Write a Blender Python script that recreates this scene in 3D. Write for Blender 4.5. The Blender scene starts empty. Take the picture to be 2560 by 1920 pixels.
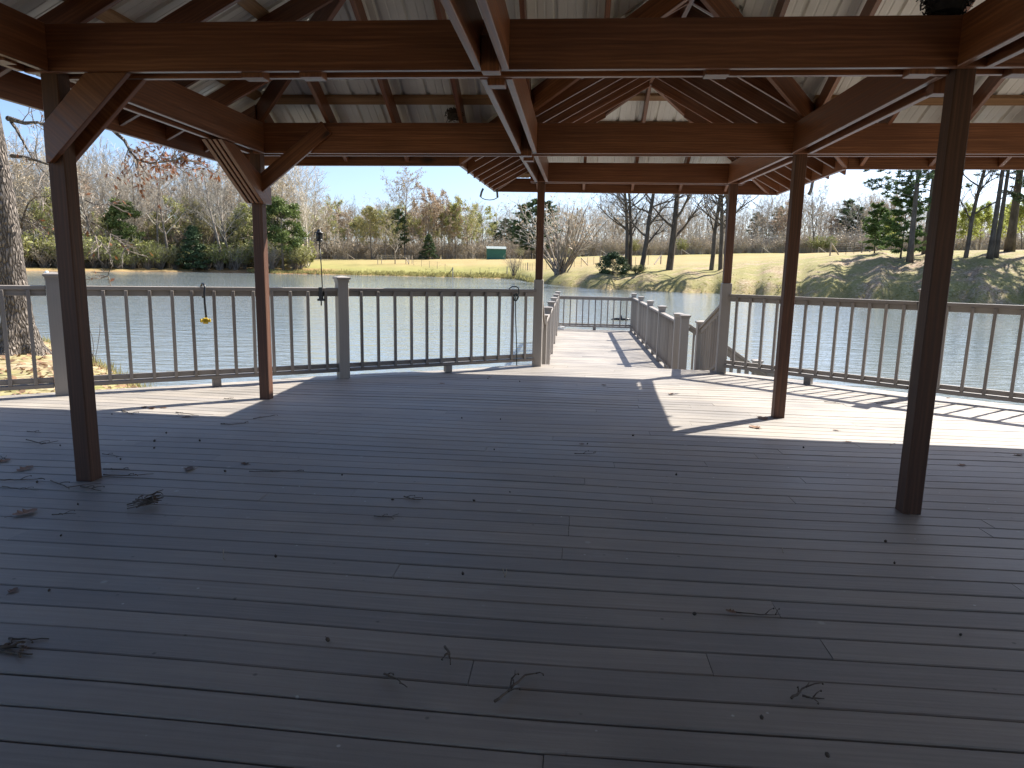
import bpy, math, random
from mathutils import Vector, Matrix
import numpy as np

random.seed(11)
scene = bpy.context.scene
COL = scene.collection
R = math.radians
SL = -0.0115                      # the deck falls about one percent towards the lake
WATER = -0.89

# ------------------------------------------------------------------ camera
F_PX, PITCH, YAW, ROLL, EYE = 1740.0, 0.1689, 0.0840, 0.0207, 1.284
_f = Vector((-math.sin(YAW)*math.cos(PITCH), math.cos(YAW)*math.cos(PITCH), -math.sin(PITCH)))
_r = Vector((math.cos(YAW), math.sin(YAW), 0))
_u = _r.cross(_f)
RT = math.cos(ROLL)*_r + math.sin(ROLL)*_u
UP = -math.sin(ROLL)*_r + math.cos(ROLL)*_u
cam_d = bpy.data.cameras.new('camera')
cam = bpy.data.objects.new('camera', cam_d)
COL.objects.link(cam)
cam.matrix_world = Matrix(((RT.x, UP.x, -_f.x, 0), (RT.y, UP.y, -_f.y, 0), (RT.z, UP.z, -_f.z, EYE), (0, 0, 0, 1)))
cam_d.sensor_width = 36.0
cam_d.lens = F_PX/2560*36
cam_d.clip_start = 0.05
cam_d.clip_end = 6000
scene.camera = cam


def ray(px, py):
    return _f + (px-1280)/F_PX*RT - (py-960)/F_PX*UP


def deck_pt(px, py, h=0.0):
    """where a sight line of the survey photo meets the deck (plus h)"""
    d = ray(px, py)
    t = (h-EYE)/(d.z-SL*d.y)
    return Vector((0, 0, EYE)) + t*d


def depth_pt(px, py, Y):
    d = ray(px, py)
    return Vector((0, 0, EYE)) + d*(Y/d.y)


def az(px):
    d = ray(px, 690)
    return math.atan2(d.x, d.y)


# ------------------------------------------------------------------ object helpers
def tag(o, label=None, cat=None, group=None, kind=None):
    if label: o['label'] = label
    if cat: o['category'] = cat
    if group: o['group'] = group
    if kind: o['kind'] = kind
    return o


def empty(name, loc, label, cat, group=None, rz=0):
    o = bpy.data.objects.new(name, None)
    o.empty_display_size = 0.2
    o.location = loc
    o.rotation_euler = (0, 0, rz)
    COL.objects.link(o)
    return tag(o, label, cat, group)


class MB:
    def __init__(s):
        s.v = []; s.f = []; s.uv = []; s.mi = []

    def quad(s, a, b, c, d, uv=None, m=0):
        i = len(s.v)
        s.v += [tuple(a), tuple(b), tuple(c), tuple(d)]
        s.f.append((i, i+1, i+2, i+3))
        s.uv += uv or [(0, 0), (1, 0), (1, 1), (0, 1)]
        s.mi.append(m)

    def hexa(s, p, L=None, m=0):
        """p: 8 points, 0-3 one end ring, 4-7 the other end ring (same order)"""
        p = [Vector(q) for q in p]
        off = (random.random()*40, random.random()*40)
        L = L or (p[4]-p[0]).length
        i = len(s.v)
        s.v += [tuple(q) for q in p]
        w = [(p[(k+1) % 4]-p[k]).length for k in range(4)]
        acc = 0
        for k in range(4):
            k2 = (k+1) % 4
            s.f.append((i+k, i+k2, i+4+k2, i+4+k))
            s.uv += [(off[0], off[1]+acc), (off[0], off[1]+acc+w[k]), (off[0]+L, off[1]+acc+w[k]), (off[0]+L, off[1]+acc)]
            acc += w[k]
            s.mi.append(m)
        s.f.append((i+3, i+2, i+1, i)); s.f.append((i+4, i+5, i+6, i+7))
        for _ in range(2):
            s.uv += [(off[0], off[1]), (off[0]+.02, off[1]), (off[0]+.02, off[1]+w[1]), (off[0], off[1]+w[1])]
            s.mi.append(m)

    def bar(s, a, b, w, h, up=(0, 0, 1), m=0):
        """box along a-b (axis of the section), w sideways, h along up"""
        a = Vector(a); b = Vector(b)
        d = (b-a).normalized(); up = Vector(up)
        side = d.cross(up).normalized(); up2 = side.cross(d).normalized()
        c = [(-1, -1), (1, -1), (1, 1), (-1, 1)]
        s.hexa([a+side*(x*w/2)+up2*(y*h/2) for x, y in c]+[b+side*(x*w/2)+up2*(y*h/2) for x, y in c], m=m)

    def plumb(s, a, b, w, h, m=0):
        """board whose bottom centre line is a-b, vertical depth h, ends cut plumb"""
        a = Vector(a); b = Vector(b)
        d = b-a
        side = Vector((d.y, -d.x, 0)).normalized()*(w/2)
        z = Vector((0, 0, h))
        s.hexa([a-side, a+side, a+side+z, a-side+z, b-side, b+side, b+side+z, b-side+z], m=m)

    def box(s, x0, x1, y0, y1, z0, z1, m=0):
        d = (x1-x0, y1-y0, z1-z0)
        k = d.index(max(d))
        if k == 0:
            s.bar((x0, (y0+y1)/2, (z0+z1)/2), (x1, (y0+y1)/2, (z0+z1)/2), d[1], d[2], m=m)
        elif k == 1:
            s.bar(((x0+x1)/2, y0, (z0+z1)/2), ((x0+x1)/2, y1, (z0+z1)/2), d[0], d[2], m=m)
        else:
            s.bar(((x0+x1)/2, (y0+y1)/2, z0), ((x0+x1)/2, (y0+y1)/2, z1), d[0], d[1], up=(0, 1, 0), m=m)

    def tube(s, pts, rad, n=6, m=0, cap=True):
        pts = [Vector(p) for p in pts]
        if not hasattr(rad, '__len__'): rad = [rad]*len(pts)
        ref = Vector((0.31, 0.95, 0.1))
        rings = []
        L = 0
        for k, p in enumerate(pts):
            d = (pts[min(k+1, len(pts)-1)]-pts[max(k-1, 0)])
            if d.length < 1e-9: d = Vector((0, 0, 1))
            d.normalize()
            sd = d.cross(ref)
            if sd.length < .05: sd = d.cross(Vector((1, 0, 0)))
            sd.normalize(); t = d.cross(sd)
            i = len(s.v)
            for j in range(n):
                q = 2*math.pi*j/n
                s.v.append(tuple(p+(sd*math.cos(q)+t*math.sin(q))*rad[k]))
            if k: L += (p-pts[k-1]).length
            rings.append((i, L))
        for (a, la), (b, lb) in zip(rings, rings[1:]):
            for j in range(n):
                j2 = (j+1) % n
                s.f.append((a+j, a+j2, b+j2, b+j))
                s.uv += [(la, j/n), (la, (j+1)/n), (lb, (j+1)/n), (lb, j/n)]
                s.mi.append(m)
        if cap and n > 3:
            for i, flip in ((rings[0][0], True), (rings[-1][0], False)):
                fc = list(range(i, i+n))
                s.f.append(tuple(reversed(fc)) if flip else tuple(fc))
                s.uv += [(0, 0)]*n
                s.mi.append(m)

    def lathe(s, c, prof, n=16, m=0):
        c = Vector(c)
        rings = []
        for r_, z in prof:
            i = len(s.v)
            for j in range(n):
                q = 2*math.pi*j/n
                s.v.append((c.x+r_*math.cos(q), c.y+r_*math.sin(q), c.z+z))
            rings.append(i)
        for a, b in zip(rings, rings[1:]):
            for j in range(n):
                j2 = (j+1) % n
                s.f.append((a+j, a+j2, b+j2, b+j)); s.uv += [(0, 0)]*4; s.mi.append(m)

    def mesh(s, name):
        me = bpy.data.meshes.new(name)
        nv = len(s.v)
        lt = np.array([len(f) for f in s.f], dtype=np.int32)
        ls = np.zeros(len(lt), dtype=np.int32); ls[1:] = np.cumsum(lt)[:-1]
        li = np.array([i for f in s.f for i in f], dtype=np.int32)
        me.vertices.add(nv); me.vertices.foreach_set('co', np.array(s.v, dtype=np.float32).ravel())
        me.loops.add(len(li)); me.loops.foreach_set('vertex_index', li)
        me.polygons.add(len(lt)); me.polygons.foreach_set('loop_start', ls)
        me.polygons.foreach_set('loop_total', lt)
        me.polygons.foreach_set('material_index', np.array(s.mi, dtype=np.int32))
        me.update(calc_edges=True)
        me.polygons.foreach_set('use_smooth', [False]*len(me.polygons))
        uvl = me.uv_layers.new(name='UVMap')
        uvl.data.foreach_set('uv', np.array(s.uv, dtype=np.float32).ravel())
        return me

    def build(s, name, mats, parent=None, smooth=False, bevel=0):
        me = s.mesh(name)
        for m in (mats if isinstance(mats, (list, tuple)) else [mats]): me.materials.append(m)
        o = bpy.data.objects.new(name, me)
        COL.objects.link(o)
        if parent:
            o.parent = parent
            # geometry is written in world coordinates: cancel the parent's placement
            root = parent; M = Matrix.Identity(4)
            while root:
                M = Matrix.Translation(root.location) @ root.rotation_euler.to_matrix().to_4x4() @ M if False else M
                root = root.parent
            o.matrix_parent_inverse = world(parent).inverted()
        me.polygons.foreach_set('use_smooth', [bool(smooth)]*len(me.polygons))
        if bevel:
            b = o.modifiers.new('bevel', 'BEVEL'); b.width = bevel; b.segments = 1; b.limit_method = 'ANGLE'
        return o


def world(o):
    m = Matrix.LocRotScale(o.location, o.rotation_euler, o.scale)
    if o.parent: m = world(o.parent) @ o.matrix_parent_inverse @ m
    return m


def copy_tree(o, parent=None):
    c = o.copy(); COL.objects.link(c)
    if parent: c.parent = parent
    for ch in list(o.children): copy_tree(ch, c)
    return c


# ------------------------------------------------------------------ materials
def new_mat(name):
    m = bpy.data.materials.new(name); m.use_nodes = True
    nt = m.node_tree; b = nt.nodes['Principled BSDF']
    return m, nt, b


def N(nt, typ, **kw):
    n = nt.nodes.new(typ)
    for k, v in kw.items():
        if k.startswith('i_'): n.inputs[k[2:].replace('_', ' ')].default_value = v
        else: setattr(n, k, v)
    return n


def ramp(nt, fac, stops):
    r = nt.nodes.new('ShaderNodeValToRGB')
    el = r.color_ramp.elements
    while len(el) < len(stops): el.new(0.5)
    for e, (p, c) in zip(el, stops): e.position = p; e.color = (*c, 1)
    nt.links.new(fac, r.inputs['Fac'])
    return r.outputs['Color']


def mixc(nt, fac, a, b, typ='MIX'):
    n = nt.nodes.new('ShaderNodeMix'); n.data_type = 'RGBA'; n.blend_type = typ
    for v, s in ((fac, n.inputs[0]), (a, n.inputs[6]), (b, n.inputs[7])):
        if isinstance(v, (int, float)): s.default_value = v
        elif isinstance(v, tuple): s.default_value = (*v, 1)
        else: nt.links.new(v, s)
    return n.outputs[2]


def noise(nt, vec, scale, detail=4, rough=.55):
    n = N(nt, 'ShaderNodeTexNoise'); n.inputs['Scale'].default_value = scale
    n.inputs['Detail'].default_value = detail; n.inputs['Roughness'].default_value = rough
    if vec is not None: nt.links.new(vec, n.inputs['Vector'])
    return n.outputs['Fac']


def mapping(nt, vec, sc):
    m = N(nt, 'ShaderNodeMapping'); m.inputs['Scale'].default_value = sc
    nt.links.new(vec, m.inputs['Vector'])
    return m.outputs['Vector']


def bump(nt, b, h, strength, dist):
    n = N(nt, 'ShaderNodeBump'); n.inputs['Strength'].default_value = strength; n.inputs['Distance'].default_value = dist
    nt.links.new(h, n.inputs['Height']); nt.links.new(n.outputs['Normal'], b.inputs['Normal'])
    return n


def maprange(nt, v, a, b, c=0., d=1.):
    n = N(nt, 'ShaderNodeMapRange'); n.inputs[1].default_value = a; n.inputs[2].default_value = b
    n.inputs[3].default_value = c; n.inputs[4].default_value = d
    nt.links.new(v, n.inputs[0])
    return n.outputs[0]


def wood_mat(name, c0, c1, c2, rough=.5, knots=True, spec=.5):
    m, nt, b = new_mat(name)
    uv = N(nt, 'ShaderNodeUVMap').outputs[0]
    g = noise(nt, mapping(nt, uv, (1.0, 46, 1)), 1.0, 6, .68)
    w = N(nt, 'ShaderNodeTexWave'); w.wave_type = 'BANDS'; w.bands_direction = 'Y'
    w.inputs['Scale'].default_value = 9; w.inputs['Distortion'].default_value = 7; w.inputs['Detail'].default_value = 2.5
    w.inputs['Detail Scale'].default_value = .8
    nt.links.new(mapping(nt, uv, (.35, 1.6, 1)), w.inputs['Vector'])
    col = ramp(nt, g, [(.32, c0), (.52, c1), (.72, c2)])
    col = mixc(nt, maprange(nt, w.outputs['Fac'], 0, 1, 0, .45), col, c0)
    isl = N(nt, 'ShaderNodeNewGeometry').outputs['Random Per Island']
    oi = N(nt, 'ShaderNodeObjectInfo').outputs['Random']
    add = N(nt, 'ShaderNodeMath', operation='ADD'); nt.links.new(isl, add.inputs[0]); nt.links.new(oi, add.inputs[1])
    fr = N(nt, 'ShaderNodeMath', operation='FRACT'); nt.links.new(add.outputs[0], fr.inputs[0])
    big = noise(nt, mapping(nt, uv, (1.1, 3, 1)), 1.0, 3)
    val = mixc(nt, fr.outputs[0], (.72, .70, .68), (1.22, 1.2, 1.15))
    col = mixc(nt, 1.0, col, val, 'MULTIPLY')
    col = mixc(nt, maprange(nt, big, .35, .7, 0, .5), col, c0)
    if knots:
        v = N(nt, 'ShaderNodeTexVoronoi'); v.inputs['Scale'].default_value = 1.0
        nt.links.new(mapping(nt, uv, (1.1, 2.6, 1)), v.inputs['Vector'])
        k = maprange(nt, v.outputs['Distance'], .05, .11, .9, 0)
        col = mixc(nt, k, col, tuple(x*.22 for x in c0))
    nt.links.new(col, b.inputs['Base Color'])
    nt.links.new(maprange(nt, g, .2, .8, rough-.1, rough+.12), b.inputs['Roughness']); b.inputs['Specular IOR Level'].default_value = spec
    bump(nt, b, g, .25, .004)
    return m


M_WOOD = wood_mat('stained_timber', (.105, .034, .013), (.245, .092, .036), (.36, .155, .068), .38, True, .62)
M_POST = wood_mat('brown_post_timber', (.050, .022, .013), (.112, .050, .029), (.165, .083, .050), .6, True, .4)
M_PURLIN = wood_mat('plain_timber', (.24, .13, .055), (.36, .21, .10), (.45, .28, .15), .6)
M_RAIL = wood_mat('grey_rail', (.21, .187, .167), (.275, .248, .224), (.325, .296, .270), .55, knots=False)
M_RAILPOST = wood_mat('grey_sleeve', (.28, .258, .238), (.31, .285, .262), (.335, .31, .285), .5, knots=False)


def deck_mat():
    m, nt, b = new_mat('deck_board')
    uv = N(nt, 'ShaderNodeUVMap').outputs[0]
    geo = N(nt, 'ShaderNodeNewGeometry')
    g = noise(nt, mapping(nt, uv, (1.5, 60, 1)), 1.0, 4, .6)
    p = noise(nt, geo.outputs['Position'], 1.1, 5, .6)
    fine = noise(nt, geo.outputs['Position'], 45, 4, .7)
    col = ramp(nt, p, [(.28, (.225, .206, .182)), (.5, (.312, .284, .250)), (.72, (.385, .350, .308))])
    col = mixc(nt, maprange(nt, g, .35, .7, 0, .5), col, (.185, .172, .16))
    isl = geo.outputs['Random Per Island']
    tint = ramp(nt, isl, [(0, (.86, .85, .85)), (.35, (.96, .95, .95)), (.7, (1.02, 1.0, .97)), (1, (1.12, 1.08, 1.03))])
    col = mixc(nt, 1.0, col, tint, 'MULTIPLY')
    # scuffs, droppings and dried spots
    v = N(nt, 'ShaderNodeTexVoronoi'); v.inputs['Scale'].default_value = 3.1
    nt.links.new(geo.outputs['Position'], v.inputs['Vector'])
    sp = maprange(nt, v.outputs['Distance'], .03, .055, .55, 0)
    col = mixc(nt, sp, col, (.46, .44, .40))
    v2 = N(nt, 'ShaderNodeTexVoronoi'); v2.inputs['Scale'].default_value = 5.3
    nt.links.new(geo.outputs['Position'], v2.inputs['Vector'])
    sp2 = maprange(nt, v2.outputs['Distance'], .02, .05, .65, 0)
    col = mixc(nt, sp2, col, (.07, .062, .055))
    v3 = N(nt, 'ShaderNodeTexVoronoi'); v3.inputs['Scale'].default_value = 9.0
    nt.links.new(geo.outputs['Position'], v3.inputs['Vector'])
    s3 = N(nt, 'ShaderNodeSeparateColor'); nt.links.new(v3.outputs['Color'], s3.inputs[0])
    fl3 = N(nt, 'ShaderNodeMath', operation='MULTIPLY'); nt.links.new(maprange(nt, v3.outputs['Distance'], .035, .06, .8, 0), fl3.inputs[0]); nt.links.new(maprange(nt, s3.outputs[0], .55, .6), fl3.inputs[1])
    col = mixc(nt, fl3.outputs[0], col, (.58, .56, .52))
    st = noise(nt, mapping(nt, geo.outputs['Position'], (.9, 2.2, 1)), 2.3, 5, .65)
    col = mixc(nt, maprange(nt, st, .60, .76, 0, .4), col, (.40, .38, .35))
    # dried-up puddle stains and water marks
    st2 = noise(nt, mapping(nt, geo.outputs['Position'], (.55, .8, 1)), 1.0, 3, .5)
    col = mixc(nt, maprange(nt, st2, .52, .64, 0, .3), col, (.17, .155, .14))
    # fine scratches running at an angle to the boards
    rot = N(nt, 'ShaderNodeMapping'); rot.inputs['Rotation'].default_value = (0, 0, .45); rot.inputs['Scale'].default_value = (1.3, 90, 1)
    nt.links.new(geo.outputs['Position'], rot.inputs['Vector'])
    sc = noise(nt, rot.outputs[0], 1.0, 2, .5)
    col = mixc(nt, maprange(nt, sc, .70, .76, 0, .35), col, (.5, .48, .46))
    nt.links.new(col, b.inputs['Base Color'])
    nt.links.new(maprange(nt, p, .3, .7, .48, .68), b.inputs['Roughness'])
    b.inputs['Specular IOR Level'].default_value = .45
    hs = N(nt, 'ShaderNodeMath', operation='ADD'); nt.links.new(g, hs.inputs[0]); nt.links.new(fine, hs.inputs[1])
    bump(nt, b, hs.outputs[0], .22, .003)
    return m


M_DECK = deck_mat()


def simple(name, col, rough=.5, metal=0, nscale=0, var=.15, spec=.5, rnd=0):
    m, nt, b = new_mat(name)
    b.inputs['Roughness'].default_value = rough; b.inputs['Metallic'].default_value = metal
    b.inputs['Specular IOR Level'].default_value = spec
    tc = N(nt, 'ShaderNodeNewGeometry').outputs['Position']
    f = noise(nt, tc, nscale or 8, 4)
    c = ramp(nt, f, [(.3, tuple(x*(1-var) for x in col)), (.7, tuple(min(1, x*(1+var)) for x in col))])
    if rnd:
        oi = N(nt, 'ShaderNodeObjectInfo').outputs['Random']
        c = mixc(nt, 1.0, c, mixc(nt, oi, (1-rnd,)*3, (1+rnd,)*3), 'MULTIPLY')
    nt.links.new(c, b.inputs['Base Color'])
    return m


M_METAL = simple('white_roof_metal', (.76, .75, .70), .34, 0, 1.3, .09)
M_BLACK = simple('black_plastic', (.012, .012, .013), .4)
M_CORD = simple('dark_green_cord', (.012, .03, .03), .5)
M_YELLOW = simple('yellow_plastic', (.62, .42, .03), .45)
M_WHITE = simple('white_plastic', (.75, .76, .74), .4)
M_NEST = simple('nest_straw', (.06, .045, .03), .9, 0, 30, .5)
M_NESTD = simple('dark_nest', (.02, .018, .017), .8, 0, 30, .5)
M_TWIG = simple('dry_twig', (.10, .075, .055), .8, 0, 40, .4)
M_NEEDLE = simple('pale_needle', (.36, .29, .20), .7, 0, 40, .2)
M_ACORN = simple('acorn', (.055, .035, .022), .5, 0, 50, .4)
M_DEADLEAF = simple('dead_leaf', (.17, .085, .04), .65, 0, 30, .35, rnd=.35)
M_RUST = simple('grey_hose', (.10, .11, .10), .5)
M_GREEN = simple('green_cladding', (.02, .13, .095), .5, 0, 1.5, .12)
M_SHEDROOF = simple('pale_shed_roof', (.30, .34, .32), .45, 0, 1.5, .08)
M_FENCE = simple('weathered_fence_wood', (.36, .31, .25), .8, 0, 6, .3)
M_WIRE = simple('fence_wire', (.20, .19, .18), .5, .5)
M_STEELPOST = simple('steel_fence_post', (.10, .11, .09), .6)


def bark_mat(name, c0, c1, scale, stretch, rnd=.25, strength=.5, dist=.05):
    m, nt, b = new_mat(name)
    tc = N(nt, 'ShaderNodeTexCoord').outputs['Object']
    v = mapping(nt, tc, (scale, scale, scale*stretch))
    n1 = noise(nt, v, 1.0, 6, .65)
    n2 = noise(nt, tc, .9, 3)
    c = ramp(nt, n1, [(.32, c0), (.62, c1)])
    c = mixc(nt, maprange(nt, n2, .35, .7, 0, .4), c, tuple(x*1.5 for x in c1))
    oi = N(nt, 'ShaderNodeObjectInfo').outputs['Random']
    c = mixc(nt, 1.0, c, mixc(nt, oi, (1-rnd,)*3, (1+rnd,)*3), 'MULTIPLY')
    nt.links.new(c, b.inputs['Base Color']); b.inputs['Roughness'].default_value = .9
    b.inputs['Specular IOR Level'].default_value = .2
    if strength: bump(nt, b, n1, strength, dist)
    return m


def oak_mat():
    m, nt, b = new_mat('oak_bark')
    tc = N(nt, 'ShaderNodeTexCoord').outputs['Object']
    wob = N(nt, 'ShaderNodeTexNoise'); wob.inputs['Scale'].default_value = 3.5; nt.links.new(tc, wob.inputs['Vector'])
    ad = N(nt, 'ShaderNodeMix'); ad.data_type = 'VECTOR'; ad.inputs[0].default_value = .06
    nt.links.new(tc, ad.inputs[4]); nt.links.new(wob.outputs['Color'], ad.inputs[5])
    v = N(nt, 'ShaderNodeTexVoronoi'); v.feature = 'DISTANCE_TO_EDGE'; v.inputs['Scale'].default_value = 1
    nt.links.new(mapping(nt, ad.outputs[1], (27, 27, 6.5)), v.inputs['Vector'])
    n1 = noise(nt, mapping(nt, tc, (40, 40, 14)), 1.0, 4, .7)
    h = maprange(nt, v.outputs['Distance'], 0, .34)
    c = ramp(nt, h, [(.0, (.028, .021, .017)), (.3, (.10, .08, .065)), (.75, (.25, .21, .175))])
    c = mixc(nt, maprange(nt, n1, .35, .7, 0, .55), c, (.33, .29, .25))
    nt.links.new(c, b.inputs['Base Color']); b.inputs['Roughness'].default_value = .9
    b.inputs['Specular IOR Level'].default_value = .15
    hs = N(nt, 'ShaderNodeMath', operation='MULTIPLY_ADD'); hs.inputs[1].default_value = .3
    nt.links.new(n1, hs.inputs[0]); nt.links.new(h, hs.inputs[2])
    bump(nt, b, hs.outputs[0], 1.0, .045)
    return m


M_OAK = oak_mat()
M_BARK = bark_mat('far_bark', (.10, .083, .068), (.22, .187, .155), 5, .3, .35, 0)
M_BANKBARK = bark_mat('bank_bark', (.045, .036, .029), (.125, .105, .085), 6, .25, .15, .8, .04)
M_TWIGS = bark_mat('far_twigs', (.255, .228, .19), (.405, .365, .305), 2, .5, .3, 0)


def leaf_mat(name, stops, trans=.25, rnd_seed=0.0, rough=.55):
    """leaf colour by object (a tree's own tint) with leaf-to-leaf variation"""
    m, nt, b = new_mat(name)
    oi = N(nt, 'ShaderNodeObjectInfo').outputs['Random']
    c = ramp(nt, oi, stops)
    isl = N(nt, 'ShaderNodeNewGeometry').outputs['Random Per Island']
    c = mixc(nt, 1.0, c, mixc(nt, isl, (.62, .62, .62), (1.35, 1.35, 1.3)), 'MULTIPLY')
    nt.links.new(c, b.inputs['Base Color'])
    b.inputs['Roughness'].default_value = rough
    b.inputs['Specular IOR Level'].default_value = .25
    if trans:
        t = N(nt, 'ShaderNodeBsdfTranslucent'); nt.links.new(c, t.inputs['Color'])
        mx = N(nt, 'ShaderNodeMixShader'); mx.inputs[0].default_value = trans
        out = nt.nodes['Material Output']
        nt.links.new(b.outputs[0], mx.inputs[1]); nt.links.new(t.outputs[0], mx.inputs[2])
        nt.links.new(mx.outputs[0], out.inputs['Surface'])
    return m


M_BUD_TAN = leaf_mat('tan_buds', [(0, (.42, .31, .23)), (.5, (.42, .345, .235)), (1, (.37, .285, .225))])
M_BUD_GREEN = leaf_mat('spring_buds', [(0, (.36, .37, .14)), (.5, (.41, .41, .16)), (1, (.43, .38, .19))])
M_CEDAR = leaf_mat('cedar_foliage', [(0, (.125, .165, .050)), (1, (.145, .18, .055))], .25)
M_CEDARDARK = leaf_mat('dark_cedar_foliage', [(0, (.075, .110, .052)), (1, (.085, .125, .058))], .2)
M_PINE = leaf_mat('pine_needles', [(0, (.085, .130, .066)), (1, (.105, .155, .075))], .3)
M_PINELIGHT = leaf_mat('young_pine_needles', [(0, (.125, .19, .06)), (1, (.14, .21, .065))], .35)
M_SHRUB = leaf_mat('shrub_leaves', [(0, (.19, .21, .07)), (.5, (.25, .26, .085)), (1, (.27, .25, .10))], .3)
M_BRIGHT = leaf_mat('bright_spring_leaves', [(0, (.33, .37, .09)), (1, (.38, .41, .11))], .45)
M_OAKLEAF = leaf_mat('brown_oak_leaves', [(0, (.17, .062, .022)), (1, (.20, .075, .028))], .3)
M_GRASS = leaf_mat('grass_blades', [(0, (.27, .27, .10)), (1, (.33, .29, .12))], .4)


def ground_mat():
    m, nt, b = new_mat('ground')
    P = N(nt, 'ShaderNodeNewGeometry').outputs['Position']
    at = N(nt, 'ShaderNodeAttribute'); at.attribute_name = 'cover'
    sep = N(nt, 'ShaderNodeSeparateColor'); nt.links.new(at.outputs['Color'], sep.inputs[0])
    big = noise(nt, P, .06, 4, .6); mid = noise(nt, P, .6, 5, .65); fine = noise(nt, P, 5, 4, .7)
    grass = ramp(nt, big, [(.34, (.29, .225, .105)), (.52, (.36, .265, .135)), (.68, (.40, .275, .155))])
    grass = mixc(nt, maprange(nt, mid, .35, .75, 0, .6), grass, (.40, .31, .14))
    grass = mixc(nt, maprange(nt, fine, .4, .7, 0, .35), grass, (.16, .15, .05))
    green = ramp(nt, mid, [(.3, (.13, .16, .035)), (.7, (.25, .25, .07))])
    green = mixc(nt, maprange(nt, fine, .4, .7, 0, .4), green, (.30, .27, .10))
    # leaf litter
    v = N(nt, 'ShaderNodeTexVoronoi'); v.inputs['Scale'].default_value = 7.0
    nt.links.new(P, v.inputs['Vector'])
    sepv = N(nt, 'ShaderNodeSeparateColor'); nt.links.new(v.outputs['Color'], sepv.inputs[0])
    leaf = ramp(nt, sepv.outputs[0], [(.0, (.12, .08, .055)), (.25, (.24, .165, .115)), (.55, (.35, .25, .175)), (.8, (.43, .33, .245)), (1, (.52, .42, .33))])
    patch = noise(nt, P, .35, 5, .65)
    litter = mixc(nt, maprange(nt, patch, .36, .54), mixc(nt, .2, leaf, (.33, .25, .17)), mixc(nt, .3, green, leaf))
    dirt = ramp(nt, mid, [(.3, (.20, .095, .05)), (.55, (.30, .155, .085)), (.75, (.34, .22, .11))])
    c = mixc(nt, sep.outputs[1], grass, green)
    c = mixc(nt, sep.outputs[0], c, litter)
    c = mixc(nt, sep.outputs[2], c, dirt)
    nt.links.new(c, b.inputs['Base Color']); b.inputs['Roughness'].default_value = .95
    b.inputs['Specular IOR Level'].default_value = .15
    hs = N(nt, 'ShaderNodeMath', operation='ADD'); nt.links.new(fine, hs.inputs[0]); nt.links.new(sepv.outputs[1], hs.inputs[1])
    bump(nt, b, hs.outputs[0], .4, .035)
    return m


def water_mat():
    m, nt, b = new_mat('pond_water')
    P = N(nt, 'ShaderNodeNewGeometry').outputs['Position']
    # wind ripples: crests run across the view, broken up by larger patches
    rot = N(nt, 'ShaderNodeMapping'); rot.inputs['Rotation'].default_value = (0, 0, -.12); rot.inputs['Scale'].default_value = (.8, 3.0, 1)
    nt.links.new(P, rot.inputs['Vector'])
    n1 = noise(nt, rot.outputs[0], 1.5, 3, .6)
    rot2 = N(nt, 'ShaderNodeMapping'); rot2.inputs['Rotation'].default_value = (0, 0, .5); rot2.inputs['Scale'].default_value = (1.2, 2.4, 1)
    nt.links.new(P, rot2.inputs['Vector'])
    n2 = noise(nt, rot2.outputs[0], .75, 2, .5)
    a = N(nt, 'ShaderNodeMath', operation='MULTIPLY_ADD'); a.inputs[1].default_value = 1.0
    nt.links.new(n2, a.inputs[0]); nt.links.new(n1, a.inputs[2])
    patch = noise(nt, P, .07, 3, .5)
    st = maprange(nt, patch, .35, .65, .45, .95)
    bn = bump(nt, b, a.outputs[0], .8, .058)
    nt.links.new(st, bn.inputs['Strength'])
    c = ramp(nt, patch, [(.3, (.165, .205, .228)), (.7, (.195, .215, .205))])
    nt.links.new(c, b.inputs['Base Color'])
    b.inputs['Roughness'].default_value = .05
    b.inputs['IOR'].default_value = 1.33
    return m


# ------------------------------------------------------------------ ground and lake
A = [math.degrees(az(p)) for p in (-100, 150, 500, 640, 800, 1000, 1240, 1290, 1325, 1400, 1480, 1660, 1900, 2200, 2560, 2900)]
SH = [118, 122, 127, 125, 123, 120.7, 115, 112, 93, 80, 71.3, 68.4, 65, 63, 67, 74]
DK = [0, 2, 5, 10, 20, 40, 70, 120, 300]
ZT = [
    [-.89, -.62, -.5, -.45, -.4, -.3, -.2, 0, 0],
    [-.89, -.62, -.5, -.45, -.4, -.3, -.2, 0, 0],
    [-.89, -.60, -.45, -.40, -.3, -.2, -.1, 0, 0],
    [-.89, -.50, -.1, .15, .3, .5, .6, .6, .6],
    [-.89, -.52, -.15, .1, .5, 1.3, 1.9, 2.0, 2.0],
    [-.89, -.50, -.05, .3, .8, 1.8, 2.25, 2.3, 2.3],
    [-.89, -.35, .1, .5, 1.2, 2.4, 2.9, 3.0, 3.0],
    [-.89, -.35, .1, .5, 1.3, 2.5, 3.0, 3.1, 3.1],
    [-.89, -.55, -.2, .15, .45, 1.4, 2.7, 3.3, 3.3],
    [-.89, -.4, .1, .5, .8, 1.5, 2.9, 3.7, 3.7],
    [-.89, -.2, .4, .9, 1.25, 1.9, 3.2, 4.2, 4.2],
    [-.89, 0, .6, 1.1, 1.5, 2.3, 3.6, 4.7, 4.7],
    [-.89, .15, .8, 1.6, 2.3, 3.0, 4.2, 5.5, 5.5],
    [-.89, .3, 1.1, 2.4, 3.5, 4.1, 4.8, 5.6, 5.6],
    [-.89, .35, 1.2, 2.7, 3.9, 4.3, 4.8, 5.4, 5.4],
    [-.89, .35, 1.2, 2.7, 3.9, 4.3, 4.8, 5.4, 5.4],
]
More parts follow.
